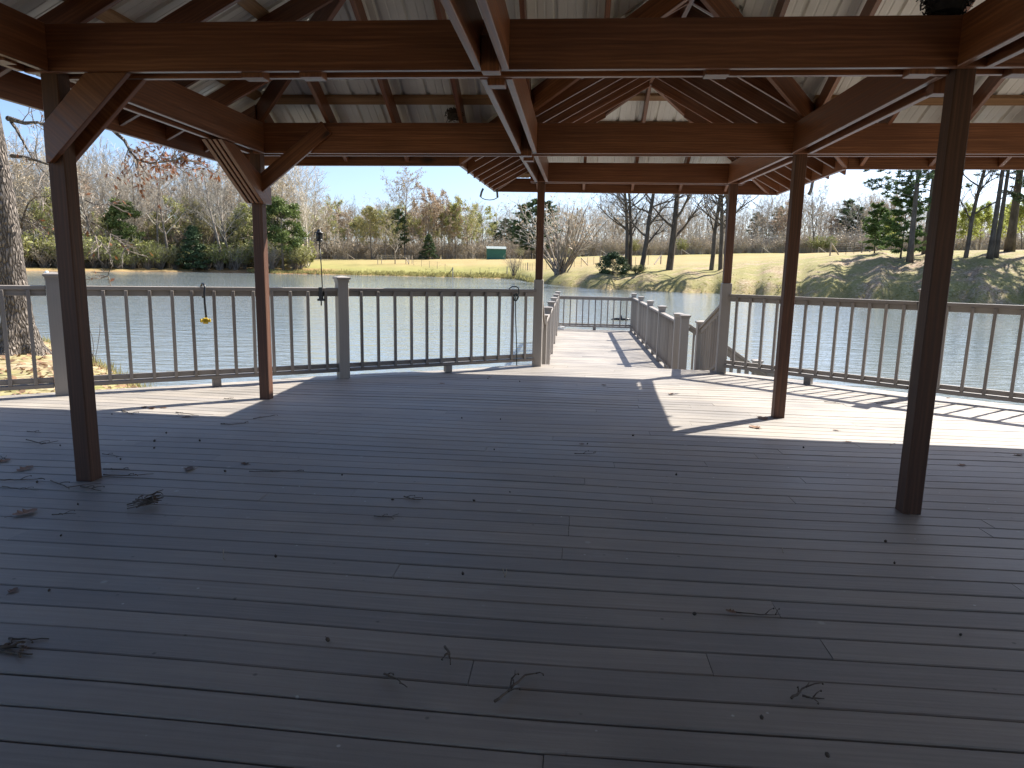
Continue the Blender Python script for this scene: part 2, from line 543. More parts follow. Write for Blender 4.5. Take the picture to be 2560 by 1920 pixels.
# near bank (the shore the deck stands on): azimuth in degrees, distance
NB = [(-180, 60), (-120, 70), (-75, 60), (-60, 40), (-50, 28), (-41.3, 22.2), (-38.7, 19.0), (-34.4, 13.2), (-30, 9.0), (-20, 6.5), (0, 5), (40, 4.5), (80, 6), (130, 40), (180, 60)]


def lerp_tab(xs, ys, x):
    return float(np.interp(x, xs, ys))


def shore(a):
    return lerp_tab(A, SH, max(A[0], min(A[-1], a)))


def near_shore(a):
    w = .5*math.sin(a*.9)+.35*math.sin(a*2.3+1)
    return lerp_tab([p[0] for p in NB], [p[1] for p in NB], a)*(1+.02*w)


def far_z(a, d):
    a = max(A[0], min(A[-1], a))
    col = [lerp_tab(A, [ZT[i][k] for i in range(len(A))], a) for k in range(len(DK))]
    d0 = float(np.interp(a, [A[3], A[4], A[6], A[7], A[10]], [32, 85, 100, 110, 155]))   # wooded rise behind
    return lerp_tab(DK, col, d) + float(np.interp(a, [A[3], A[4]], [12.5, 6.5]))*float(np.interp(d, [d0, d0+(60 if a < A[3] else 90), 600], [0, 1, 1.3]))


def hsh(x, y):
    return (math.sin(x*.71+y*.33)+math.sin(x*.23-y*.57+1.3)+.6*math.sin(x*1.7+y*1.1))*.33


def near_z(a, r):
    rn = near_shore(a)
    d = rn-r
    return WATER + (.30*min(d, 1)/1 + .22*(1-math.exp(-max(d-1, 0)/2.5)) if d > 0 else d*.25)


def ground(x, y):
    a = math.degrees(math.atan2(x, y)); r = math.hypot(x, y)
    rn = near_shore(a)
    if r < rn: return near_z(a, r)
    if abs(a) > 75: return -.3
    rs = shore(a) + .8*math.sin(a*1.9)+.5*math.sin(a*4.1)
    if r >= rs:
        d = r-rs
        return far_z(a, d) + min(d, 8)/8*.07*hsh(x, y)
    return max(-2.4, WATER - .3*min(r-rn, rs-r))


def build_ground():
    az_list = [-180, -165, -150, -135, -120, -105, -92, -80, -70, -62, -56, -52, -49]
    t = -47.0
    while t <= 47.0: az_list.append(t); t += .4
    az_list += [49, 52, 56, 62, 70, 80, 92, 105, 120, 135, 150, 165, 180]
    dn = [0, .25, .5, .7, .8, .88, .94, .98, 1.0, 1.03, 1.08, 1.2]
    df = [-25, -8, -3, -1, 0, .4, .9, 1.5, 2.2, 3, 4, 5, 6.5, 8, 10, 12.5, 15, 18, 22, 26, 31, 37, 44, 52, 61, 72, 85, 100, 120, 150, 200, 300, 600, 1500, 4000]
    verts = []; cols = []
    for a in az_list:
        rn = near_shore(a)
        rs = shore(a) + .8*math.sin(a*1.9)+.5*math.sin(a*4.1)
        for k, fr in enumerate(dn):
            r_ = fr*rn
            x, y = r_*math.sin(R(a)), r_*math.cos(R(a))
            verts.append((x, y, near_z(a, r_)+(.03*hsh(x*3, y*3) if fr < .95 else 0)))
            cols.append((.8 if fr < 1 else .5, .6, .0 if fr < .97 else .3))
        for d in df:
            r_ = max(rs+d, rn*1.3+ (d+25)*.05)
            x, y = r_*math.sin(R(a)), r_*math.cos(R(a))
            if d < 0:
                z = max(-2.4, WATER+.3*d)
            else:
                z = far_z(a, d)+min(d, 8)/8*.07*hsh(x, y)
            if abs(a) > 75: z = near_z(a, rn*.5)
            verts.append((x, y, z))
            # cover: litter, green, dirt
            pa = a
            lit = np.interp(pa, [A[7], A[8], A[9], A[11], A[12], A[13]], [0, .35, .6, .75, .85, .95])*np.interp(d, [0, 2, 16, 24, 34], [.9, 1, 1, .7, 0])
            if a > A[12]: lit = max(lit, np.interp(d, [0, 14, 26, 50], [.9, 1, .9, .0])*np.interp(a, [A[12], A[13]], [0, 1]))
            if a < A[3]: lit = max(lit, float(np.interp(d, [3, 6], [0, .8])))
            d0 = float(np.interp(pa, [A[3], A[4], A[6], A[7], A[10]], [14, 62, 72, 82, 124])); lit = max(lit, float(np.interp(d, [d0-6, d0], [0, .95])))
            dirt = np.interp(pa, [A[2]-1, A[2], A[3], A[4], A[4]+2.2], [.35, .6, .85, .9, 0])*np.interp(d, [0, 1, 6, 9], [1, 1, .7, 0])
            dirt = max(dirt, np.interp(d, [-1, 0, .8, 1.6], [.8, .8, .5, 0])*float(np.interp(pa, [A[4], A[6], A[9]], [.8, .4, .12])))
            green = np.interp(d, [0, 2, 8, 16, 24], [.3, .7, .75, .55, .12])
            if a < A[5]: green = max(green, float(np.interp(d, [2, 8, 40, 60], [.75, .8, .45, .2]))*float(np.interp(a, [A[4], A[5]], [1, .3])))
            if a > A[9]: green = max(green*.6, float(np.interp(d, [60, 90], [0, .6])))
            if a < A[3]: green = float(np.interp(d, [0, 1.2, 5], [.2, .35, .6]))
            cols.append((float(lit), float(green), float(dirt)))
    nr = len(dn)+len(df)
    faces = []
    for i in range(len(az_list)-1):
        for k in range(nr-1):
            a0 = i*nr+k; b0 = (i+1)*nr+k
            faces.append((a0, a0+1, b0+1, b0))
    me = bpy.data.meshes.new('ground')
    me.from_pydata(verts, [], faces); me.update()
    ca = me.color_attributes.new('cover', 'FLOAT_COLOR', 'POINT')
    ca.data.foreach_set('color', np.array([(*c, 1) for c in cols], dtype=np.float32).ravel())
    me.polygons.foreach_set('use_smooth', [True]*len(me.polygons))
    me.materials.append(ground_mat())
    o = bpy.data.objects.new('ground', me); COL.objects.link(o)
    tag(o, 'grassy shore and field rising beyond the pond, littered with leaves', kind='structure')
    w = MB(); w.quad((-150, -70, WATER), (150, -70, WATER), (150, 190, WATER), (-150, 190, WATER))
    wo = w.build('water', water_mat()); tag(wo, 'rippled grey green pond water', kind='structure')


build_ground()


# ------------------------------------------------------------------ deck
def dz(y): return SL*y


def wav(x, y):
    return .010*math.sin(.55*x+.9*y+.6)+.007*math.sin(1.3*x-.7*y)+.004*math.sin(2.9*x+1.7*y+2)


def wavz(x, y):
    return .004*math.sin(1.1*x+2.1*y)+.003*math.sin(2.3*x-1.3*y+1)


def boards(mb, xr, y0, y1, zf, pitch=.1455, phase=0.0, gap=.0075, thick=.026, wave=True, minlen=3.0, maxlen=5.0):
    """rows of boards along X; xr(y) gives the x range of the platform at y"""
    k = math.floor((y0-phase)/pitch)
    rows = 0
    while phase+k*pitch < y1:
        a = max(y0, phase+k*pitch+gap/2*random.uniform(.6, 1.5)); b = min(y1, phase+(k+1)*pitch-gap/2*random.uniform(.6, 1.5))
        k += 1
        if b-a < .02: continue
        la, ra = xr(a); lb, rb = xr(b)
        xl = min(la, lb); xrr = max(ra, rb)
        cuts = [xl]
        x = xl+random.uniform(.6, maxlen)
        while x < xrr-.5:
            cuts.append(x); x += random.uniform(minlen, maxlen)
        cuts.append(xrr)
        for c0, c1 in zip(cuts, cuts[1:]):
            n = max(1, int((c1-c0)/.45)) if wave else 1
            dzb = random.uniform(-.0016, .0016)
            tilt = random.uniform(-.001, .001)
            g = .0012
            ox, oy = random.random()*30, random.random()*30
            prev = None
            base = len(mb.v)
            for j in range(n+1):
                x = c0+(c1-c0)*j/n
                xa = max(la, min(ra, x)) + (g if j == 0 else 0) - (g if j == n else 0)
                xb = max(lb, min(rb, x)) + (g if j == 0 else 0) - (g if j == n else 0)
                ya = a+(wav(x, a) if wave else 0); yb = b+(wav(x, b) if wave else 0)
                za = zf(a)+(wavz(x, a) if wave else 0)+dzb-tilt; zb = zf(b)+(wavz(x, b) if wave else 0)+dzb+tilt
                e = .004
                mb.v += [(xa, ya, za-thick), (xa, ya, za-e), (xa, ya+e, za), (xb, yb-e, zb), (xb, yb, zb-e), (xb, yb, zb-thick)]
            w = b-a
            cu = [0, thick, thick+.005, w+thick, w+thick+.005, w+2*thick]
            for j in range(n):
                u0 = (c1-c0)*j/n; u1 = (c1-c0)*(j+1)/n
                p = base+6*j; q = p+6
                for s_ in range(5):
                    mb.f.append((p+s_, q+s_, q+s_+1, p+s_+1))
                    mb.uv += [(ox+u0, oy+cu[s_]), (ox+u1, oy+cu[s_]), (ox+u1, oy+cu[s_+1]), (ox+u0, oy+cu[s_+1])]
                    mb.mi.append(0)
            for p in (base, base+6*n):
                mb.f.append(tuple(range(p, p+6)) if p == base else tuple(range(p+5, p-1, -1)))
                mb.uv += [(ox, oy)]*6; mb.mi.append(0)


def deck_xr(y):
    # octagonal plan: slanting sides left and right of the steps
    xl = -.58+(y-9.90)*(2.26/1.69)
    xr_ = 2.22-(y-9.78)*(2.52/1.94)
    return max(-8.2, min(xl, 2.2)), min(9.6, max(xr_, -.6))


deck = empty('deck', (0, 0, 0), 'large grey boarded deck under the pavilion, its far side open towards the steps', 'deck')
mb = MB()
boards(mb, deck_xr, -9.6, 9.92, dz, pitch=.145, phase=.112)
mb.build('decking', M_DECK, deck)
mb = MB()
rim = [(-8.15, -9.55), (-8.15, 4.26), (-.62, 9.88), (2.14, 9.88), (9.55, 4.14), (9.55, -9.55)]
for (xa, ya), (xb, yb) in zip(rim, rim[1:]):
    mb.bar((xa, ya, dz(ya)-.15), (xb, yb, dz(yb)-.15), .038, .235)
mb.build('rim_joist', M_RAIL, deck)
mb = MB()
for y in np.arange(-9.2, 9.8, .41):
    l, r_ = deck_xr(y); mb.bar((l+.1, y, dz(y)-.14), (r_-.1, y, dz(y)-.14), .038, .19)
mb.build('joist', M_RAIL, deck)
for (x, y) in [(-.5, 9.7), (2.0, 9.7), (-2.7, 8), (4.1, 7.9), (-4.9, 6.3), (6.4, 6.2), (-7, 4.7), (8.6, 4.4), (.8, 7.5), (-2.5, 5), (4, 5), (.8, 3)]:
    mb = MB(); mb.box(x-.07, x+.07, y-.07, y+.07, -2.3, dz(y)-.245); mb.build('pile', M_RAIL, deck)

# ------------------------------------------------------------------ pavilion
pav = empty('pavilion', (.8, 1.5, 0), 'open reddish brown timber pavilion with a hipped white metal roof over the deck', 'pavilion')


def part(name, mbx, mat=M_WOOD, bevel=.003, parent=pav):
    return mbx.build(name, mat, parent, bevel=bevel)


PW = .10


def post(x, y, ztop, parent=pav):
    b = MB(); b.box(x-PW/2, x+PW/2, y-PW/2, y+PW/2, dz(y)-.02, ztop); return part('post', b, M_POST, bevel=.005)


P1 = (-2.885, 3.83); P2 = (1.94, 3.965); P3 = (-3.02, 6.61); P4 = (1.965, 6.625); P5 = (-.475, 9.72); P6 = (2.05, 9.66)
for (x, y), zt in ((P1, 2.47), (P2, 2.50), (P3, 2.50), (P4, 2.52), (P5, 2.62), (P6, 2.62)):
    post(x, y, zt)
for x, y in ((5.20, 3.99), (5.20, 6.62), (-2.9, .6), (5.2, .6), (-2.9, -3.2), (1.95, -3.2), (5.2, -3.2), (-2.9, -8.2), (1.95, -8.2), (5.2, -8.2)):
    post(x, y, 2.5)


def double(ax, ay, bx, by, za0, za1, zb0, zb1, gap=PW, name='beam'):
    """two boards clasping the posts; a, b are the centre line ends, z bottoms and tops"""
    a = Vector((ax, ay, 0)); b = Vector((bx, by, 0))
    d = (b-a).normalized(); s = Vector((d.y, -d.x, 0))*(gap/2+.0195)
    for sg in (-1, 1):
        m_ = MB()
        p, q = a+s*sg, b+s*sg
        w = Vector((d.y, -d.x, 0))*.019
        m_.hexa([(*(p-w).xy, za0), (*(p+w).xy, za0), (*(p+w).xy, za1), (*(p-w).xy, za1),
                 (*(q-w).xy, zb0), (*(q+w).xy, zb0), (*(q+w).xy, zb1), (*(q-w).xy, zb1)])
        part(name, m_)


def zb1(x, lo, hi): return lo+(x+2.82)/(1.87+2.82)*(hi-lo)


# cross beams
Y1L, Y1R = 3.825, 3.955
double(-2.99, Y1L-.005, 5.32, 4.01, zb1(-2.99, 2.257, 2.303), zb1(-2.99, 2.502, 2.543), zb1(4.62, 2.257, 2.303), zb1(4.62, 2.502, 2.543))
double(-3.02, 6.61, 5.32, 6.63, zb1(-3.0, 2.266, 2.300), zb1(-3, 2.537, 2.556), zb1(4.62, 2.266, 2.300), zb1(4.62, 2.537, 2.556))
double(-.62, 9.70, 2.18, 9.655, 2.391, 2.64, 2.389, 2.64)
# beams running towards the lake; laid up to the faces of the cross beams
G = .095
double(-2.93, -8.3, -2.93, Y1L-G, 2.262, 2.51, 2.258, 2.502)
double(-2.93, Y1L+G, -2.99, 6.61-G, 2.258, 2.502, 2.262, 2.534)
double(-.455, -8.3, -.455, 3.87-G, 2.26, 2.50, 2.272, 2.515)
double(-.455, 3.87+G, -.457, 6.61-G, 2.274, 2.515, 2.282, 2.546)
double(-.457, 6.61+G, -.470, 9.70-G, 2.284, 2.548, 2.388, 2.638)
double(1.945, -8.3, 1.945, 3.945-G, 2.30, 2.54, 2.300, 2.541)
double(1.945, 3.945+G, 1.955, 6.625-G, 2.300, 2.541, 2.300, 2.552)
double(1.965, 6.625+G, 2.045, 9.66-G, 2.302, 2.554, 2.388, 2.638)
double(5.2, -8.3, 5.2, 3.99-G, 2.32, 2.56, 2.32, 2.56)
double(5.2, 3.99+G, 5.2, 6.63-G, 2.32, 2.56, 2.32, 2.56)
double(-2.99, .6, 5.3, .6, 2.005, 2.25, 2.005, 2.25)
double(-2.99, -3.2, 5.3, -3.2, 2.005, 2.25, 2.005, 2.25)

# spacer blocks between the pairs of boards
for x, y, al in ((-.455, 3.74, 'y'), (-.455, 4.02, 'y'), (-.457, 6.47, 'y'), (-.457, 6.77, 'y'), (-1.75, 3.85, 'x'), (-1.43, 3.855, 'x'), (.70, 3.905, 'x'), (1.72, 3.94, 'x'), (2.22, 3.96, 'x'), (-2.93, 3.52, 'y'), (1.95, 4.2, 'y')):
    b = MB(); z = 2.247
    if al == 'y': b.box(x-.047, x+.047, y-.045, y+.045, z, 2.42)
    else: b.box(x-.06, x+.06, y-.047, y+.047, z-.012+.0098*(x+2.8), 2.42)
    part('spacer_block', b, M_WOOD)


# knee braces
def brace(a, b, w, th, side):
    """diagonal board of width w in the vertical plane through a, b with plumb/level cuts"""
    m_ = MB(); a = Vector(a); b = Vector(b); s = Vector(side)*th/2
    d = (b-a).normalized(); n = d.cross(Vector(side)).normalized()*w/2
    if n.z < 0: n = -n
    m_.hexa([a-n-s, a-n+s, a+n+s, a+n-s, b-n-s, b-n+s, b+n+s, b+n-s])
    part('knee_brace', m_)


def gusset(poly, axis, off, th):
    """flat board with a cut outline; poly in (horizontal, z); axis 'x': outline in the x-z plane at y=off, axis 'y': in the y-z plane at x=off"""
    m_ = MB(); n5 = len(poly)
    for o_ in (off-th/2, off+th/2):
        m_.v += [(p, o_, z) if axis == 'x' else (o_, p, z) for p, z in poly]
    fu = [(p*.75-z*.66, p*.66+z*.75) if axis == 'x' else (-p*.85+z*.5, p*.5+z*.85) for p, z in poly]
    m_.f.append(tuple(range(n5))); m_.uv += fu; m_.mi.append(0)
    m_.f.append(tuple(range(2*n5-1, n5-1, -1))); m_.uv += fu[::-1]; m_.mi.append(0)
    for k in range(n5):
        k2 = (k+1) % n5; L = math.hypot(poly[k][0]-poly[k2][0], poly[k][1]-poly[k2][1])
        m_.f.append((k, n5+k, n5+k2, k2)); m_.uv += [(0, 0), (0, th), (L, th), (L, 0)]; m_.mi.append(0)
    part('knee_brace', m_)


_b = [depth_pt(px, py, 3.736) for px, py in ((211, 184), (106, 309), (114, 407), (126, 405), (319, 184))]
BP = [(p.x, min(p.z, 2.256)) for p in _b]; BP[0] = (BP[0][0], 2.256); BP[-1] = (BP[-1][0], 2.256)
for dy in (-.0695, .0695): gusset(BP, 'x', Y1L+dy, .038)
# middle left post: brace of three boards under the side beam towards the viewer and one board under the cross beam
for dx, th in ((-.0700, .038), (-.0215, .030), (.0215, .030), (.0700, .038)):
    yb = 6.665 if abs(dx) > .05 else 6.555
    gusset([(yb, 1.97), (yb, 1.81 if abs(dx) > .05 else 1.82), (6.49, 1.81), (5.74, 2.257), (5.98, 2.257)], 'y', -3.005+dx, th)
brace((-2.99, 6.48, 1.94), (-2.30, 6.50, 2.49), .14, .038, (0, 1, 0))


# ---- roof frame: heights of the rafter undersides
S1 = .52; S2 = .55; S3 = .50
EY = 7.08; EX = -3.50; CX = 1.15; EXR = 2*CX-EX; NY = -8.0  # unseen rear of the roof extended far back to cut skylight on the deck
def z_far(y): return 2.535+S1*(6.55-y)
Z0 = z_far(EY)
def z_left(x): return Z0+S1*(x-EX)
def z_right(x): return Z0+S1*(EXR-x)
def z_near(y): return Z0+S1*(y-NY)
BL, BR, BX = -1.15, 2.66, .78
BFY = 10.26; APY = 8.3
def b_top(y): return 2.545+(y-6.55)*.031
def z_bl(x, y): return b_top(y)+S2*(x+.46)
def z_br(x, y): return b_top(y)+S2*(2.02-x)
def z_bf(y): return 2.64+S3*(9.66-y)
RD = .158
AY = EY-(CX-EX)              # hip apex of the main roof
VY = 6.55-(z_bl(BX, 5.3)-2.535)/S1   # where the bay ridge meets the main slope
VXL = BL; VXR = 2.52


def val_x(y, left):
    t = (EY-y)/(EY-VY)
    return VXL+(BX-VXL)*t if left else VXR+(BX-VXR)*t


def rafter(a, b, w=.038, h=RD, name='rafter'):
    m_ = MB(); m_.plumb(a, b, w, h); return part(name, m_)


# main roof, lake side
for x in np.arange(-2.92, 5.6, .62):
    lo = EY-.02
    if VXL+.05 < x < VXR-.05:
        t = (x-VXL)/(BX-VXL) if x < BX else (VXR-x)/(VXR-BX)
        lo = EY-(EY-VY)*t-.03
    hi = max(EY-(x-EX), EY-(EXR-x), AY)+.03
    if hi < lo-.15: rafter((x, lo, z_far(lo)), (x, hi, z_far(hi)))
# left and right slopes
for y in np.arange(-8.36, 6.9, .62):
    top = min(CX, EX+(EY-y), EX+(y-NY))-.03
    if top > EX+.2 and (y > -3 or abs(((y+8.36)/.62) % 2-1) > .5):
        rafter((EX+.02, y, z_left(EX+.02)), (top, y, z_left(top)))
        if y > -3: rafter((EXR-.02, y, z_right(EXR-.02)), (2*CX-top, y, z_right(2*CX-top)))
for x in np.arange(-2.3, 4.9, 1.24):
    hi = min(NY+(x-EX), NY+(EXR-x), NY+CX-EX)-.03
    rafter((x, NY+.02, z_near(NY+.02)), (x, hi, z_near(hi)))
rafter((EX+.02, EY-.02, Z0-.02), (CX, AY, z_far(AY)-.02), .04, .185, 'hip_rafter')
rafter((EXR-.02, EY-.02, Z0-.02), (CX, AY, z_far(AY)-.02), .04, .185, 'hip_rafter')
rafter((CX, AY, z_far(AY)-.02), (CX, NY+CX-EX, z_near(NY+CX-EX)-.02), .038, .2, 'ridge_board')
rafter((VXL, EY-.02, Z0-.01), (BX, VY, z_far(VY)-.02), .04, .185, 'valley_rafter')
rafter((VXR, EY-.02, Z0-.01), (BX, VY, z_far(VY)-.02), .04, .185, 'valley_rafter')
# bay over the steps
for y in np.arange(5.55, 10.1, .46):
    for left in (True, False):
        zf_ = z_bl if left else z_br
        lo = (BL+.02 if left else BR-.02) if y > EY-.05 else val_x(y, left)
        hi = BX
        if y > APY: hi = BX-(y-APY)*(BX-BL)/(BFY-APY) if left else BX+(y-APY)*(BR-BX)/(BFY-APY)
        if abs(hi-lo) > .18: rafter((lo, y, zf_(lo, y)), (hi, y, zf_(hi, y)))
for x in (-.55, .10, .78, 1.44, 2.06):
    hi = APY+(abs(x-BX)/(BX-BL if x < BX else BR-BX))*(BFY-APY)+.02
    rafter((x, BFY-.02, z_bf(BFY-.02)), (x, hi, z_bf(hi)))
ZAP = z_bf(APY)
rafter((BX, VY, z_bl(BX, VY)-.01), (BX, APY, ZAP-.01), .038, .19, 'ridge_board')
rafter((BL+.01, BFY-.01, z_bf(BFY)-.01), (BX, APY, ZAP-.02), .04, .18, 'hip_rafter')
rafter((BR-.01, BFY-.01, z_bf(BFY)-.01), (BX, APY, ZAP-.02), .04, .18, 'hip_rafter')


# fascia boards
def fascia(a, b):
    m_ = MB(); m_.plumb(a, b, .038, .19); return part('fascia', m_)


zfz = Z0-.005
fascia((EX, EY, zfz-.03), (EX, NY, zfz-.06))
fascia((EX-.019, EY, zfz-.03), (BL+.019, EY, zfz-.012))
fascia((VXR+.02, EY, zfz-.012), (EXR+.019, EY, zfz+.01))
fascia((EXR, EY, zfz), (EXR, NY, zfz))
fascia((EX, NY, zfz), (EXR, NY, zfz))
fascia((BL, EY-.019, zfz-.014), (BL-.02, BFY, 2.325))
fascia((VXR, EY-.019, zfz-.014), (BR+.12, BFY, 2.325))
fascia((BL-.039, BFY, 2.32), (BR+.139, BFY, 2.32))


# purlins and ribbed roof sheets ------------------------------------------------
def purlin(a, b, slope):
    """flat 2x4 lying on the rafters; slope: unit vector up the roof"""
    m_ = MB(); a = Vector(a); b = Vector(b); s = Vector(slope).normalized()
    d = (b-a).normalized(); n = d.cross(s).normalized()
    if n.z < 0: n = -n
    a = a+n*.020; b = b+n*.020
    m_.bar(a, b, .089, .038, up=n); part('purlin', m_, M_PURLIN, .002)


for y in (7.0, 6.50, 5.92, 5.34, 4.76, 4.18, 3.6):
    xl = EX+(EY-y)+.05; z = z_far(y)+RD
    if y > VY+.1:
        purlin((xl, y, z), (val_x(y, True)-.05, y, z), (0, -1, S1)); purlin((val_x(y, False)+.05, y, z), (2*CX-xl, y, z), (0, -1, S1))
    else: purlin((xl, y, z), (2*CX-xl, y, z), (0, -1, S1))
for i, x in enumerate((-3.42, -2.9, -2.32, -1.74, -1.16, -.58)):
    yl = EY-(x-EX)-.05; yn = NY+(x-EX)+.05; z = z_left(x)+RD
    purlin((x, yl, z), (x, yn, z), (1, 0, S1)); purlin((2*CX-x, yl, z), (2*CX-x, yn, z), (-1, 0, S1))
for dxp in (.06, .56, 1.06, 1.56):
    for left in (True, False):
        x = BL+dxp if left else BR-dxp
        if left: ys = EY-(x-VXL)/(BX-VXL)*(EY-VY); ye = BFY-(x-BL)/(BX-BL)*(BFY-APY)
        else: ys = EY-(VXR-x)/(VXR-BX)*(EY-VY) if x < VXR else EY; ye = BFY-(BR-x)/(BR-BX)*(BFY-APY)
        zf_ = z_bl if left else z_br
        purlin((x, ys+.06, zf_(x, ys)+RD), (x, ye-.06, zf_(x, ye)+RD), (1 if left else -1, 0, S2))
for y in (10.18, 9.7, 9.2, 8.75):
    t = (BFY-y)/(BFY-APY)
    purlin((BL+(BX-BL)*t+.06, y, z_bf(y)+RD), (BR+(BX-BR)*t-.06, y, z_bf(y)+RD), (0, -1, S3))

RIB = [(0, 0), (.010, .026), (.034, .026), (.044, 0), (.100, 0), (.104, .004), (.114, .004), (.118, 0), (.165, 0), (.169, .004), (.179, .004), (.183, 0)]
PER = .2286


def sheet(u0, u1, vlo, vhi, pt, extra=()):
    """ribs run along v; pt(u, v) -> point on the plane of the rafter tops"""
    us = []
    k = math.floor(u0/PER)
    while k*PER < u1:
        for du, h in RIB:
            u = k*PER+du
            if u0 < u < u1: us.append((u, h))
        k += 1
    for e in (u0, *extra, u1): us.append((e, 0.0))
    us.sort()
    m_ = MB(); off = RD+.043
    for (a, ha), (b, hb) in zip(us, us[1:]):
        if b-a < 1e-5: continue
        v = [vlo(a+1e-6), vlo(b-1e-6), vhi(b-1e-6), vhi(a+1e-6)]
        if abs(v[0]-v[3]) < .01 and abs(v[1]-v[2]) < .01: continue
        P_ = [pt(a, v[0])+Vector((0, 0, off+ha)), pt(b, v[1])+Vector((0, 0, off+hb)), pt(b, v[2])+Vector((0, 0, off+hb)), pt(a, v[3])+Vector((0, 0, off+ha))]
        m_.quad(*P_)
    m_.build('roof_sheet', M_METAL, pav)


def far_lo(x):
    if VXL < x < VXR:
        t = (x-VXL)/(BX-VXL) if x < BX else (VXR-x)/(VXR-BX)
        return EY-(EY-VY)*t
    return EY+.04
def far_hi(x): return max(EY-(x-EX), EY-(EXR-x), AY)
sheet(EX, EXR, far_lo, far_hi, lambda u, v: Vector((u, v, z_far(v))), (VXL, BX, VXR, CX))
def left_hi(y): return min(CX, EX+(EY-y), EX+(y-NY))
sheet(NY, EY, lambda y: EX-.04, left_hi, lambda u, v: Vector((v, u, z_left(v))), (AY, NY+CX-EX))
sheet(NY, EY, lambda y: EXR+.04, lambda y: 2*CX-left_hi(y), lambda u, v: Vector((v, u, z_right(v))), (AY, NY+CX-EX))
sheet(EX, EXR, lambda x: NY-.04, lambda x: min(NY+(x-EX), NY+(EXR-x), NY+CX-EX), lambda u, v: Vector((u, v, z_near(v))), (CX,))
def bl_lo(y): return BL-.03 if y > EY else val_x(y, True)
def bl_hi(y): return BX if y < APY else BX-(y-APY)*(BX-BL)/(BFY-APY)
def br_lo(y): return (BR+.03+.0*(y-EY)) if y > EY else val_x(y, False)
def br_hi(y): return BX if y < APY else BX+(y-APY)*(BR-BX)/(BFY-APY)
sheet(VY, BFY, bl_lo, bl_hi, lambda u, v: Vector((v, u, z_bl(v, u))), (EY, APY))
sheet(VY, BFY, br_lo, br_hi, lambda u, v: Vector((v, u, z_br(v, u))), (EY, APY))
sheet(BL, BR, lambda x: BFY+.04, lambda x: APY+(abs(x-BX)/(BX-BL if x < BX else BR-BX))*(BFY-APY), lambda u, v: Vector((u, v, z_bf(v))), (BX,))
# ridge and hip cappings (outside)
for a, b in (((CX, AY, z_far(AY)), (CX, NY+CX-EX, z_far(AY))), ((EX, EY, Z0), (CX, AY, z_far(AY))), ((EXR, EY, Z0), (CX, AY, z_far(AY))), ((BX, VY, z_far(VY)), (BX, APY, ZAP)), ((BL, BFY, z_bf(BFY)), (BX, APY, ZAP)), ((BR, BFY, z_bf(BFY)), (BX, APY, ZAP))):
    m_ = MB(); o3 = Vector((0, 0, RD+.043+.03)); m_.bar(Vector(a)+o3, Vector(b)+o3, .36, .012); m_.build('ridge_cap', M_METAL, pav)

for left in (True, False):
    vx = VXL if left else VXR; sg = -1 if left else 1; zf_ = z_bl if left else z_br
    m_ = MB(); o3 = RD+.043+.022; rows = []
    for (x, y) in ((vx+sg*.05, EY+.02), (BX, VY-.02)):
        zb_ = zf_(x, y); 
        rows.append([Vector((x+sg*.10, y-.10, z_far(y-.10)+o3)), Vector((x, y, z_far(y)+o3)), Vector((x, y, zb_+o3)), Vector((x-sg*.10, y+.10, zf_(x-sg*.10, y+.10)+o3))])
    for k in range(3): m_.quad(rows[0][k], rows[1][k], rows[1][k+1], rows[0][k+1])
    m_.build('valley_flashing', M_METAL, pav)

# grey sleeves round the foot of the two posts at the steps
for (x, y), zt in ((P5, 1.096), (P6, 1.106)):
    b = MB(); b.box(x-.0635, x+.0635, y-.0635, y+.0635, dz(y)-.01, zt); part('post_sleeve', b, M_RAILPOST, .005)


# ------------------------------------------------------------------ railings
def cap_profile(b, x, y, z, w):
    """flared square cap"""
    hw = [w/2+.004, w/2+.004, w/2+.019, w/2+.019, w/2+.012, .01]
    zz = [z-.035, z-.008, z+.004, z+.022, z+.028, z+.040]
    i0 = len(b.v)
    for h, q in zip(hw, zz):
        b.v += [(x-h, y-h, q), (x+h, y-h, q), (x+h, y+h, q), (x-h, y+h, q)]
    for k in range(len(hw)-1):
        for j in range(4):
            j2 = (j+1) % 4
            b.f.append((i0+4*k+j, i0+4*k+j2, i0+4*k+4+j2, i0+4*k+4+j)); b.uv += [(0, j*.1), (.0, j*.1+.1), (.03, j*.1+.1), (.03, j*.1)]; b.mi.append(0)
    b.f.append(tuple(i0+4*(len(hw)-1)+j for j in range(4))); b.uv += [(0, 0), (.1, 0), (.1, .1), (0, .1)]; b.mi.append(0)


def rail_post(x, y, z0, z1, label, rz=0., w=.125, group='capped grey railing posts'):
    root = empty('railing_post', (x, y, z0), label, 'post', group, rz)
    b = MB(); b.box(-w/2, w/2, -w/2, w/2, -.01, z1-z0-.03)
    o = b.build('shaft', M_RAILPOST, None, bevel=.004); o.parent = root
    b = MB(); cap_profile(b, 0, 0, z1-z0-.03, w)
    o = b.build('cap', M_RAILPOST, None); o.parent = root
    return root


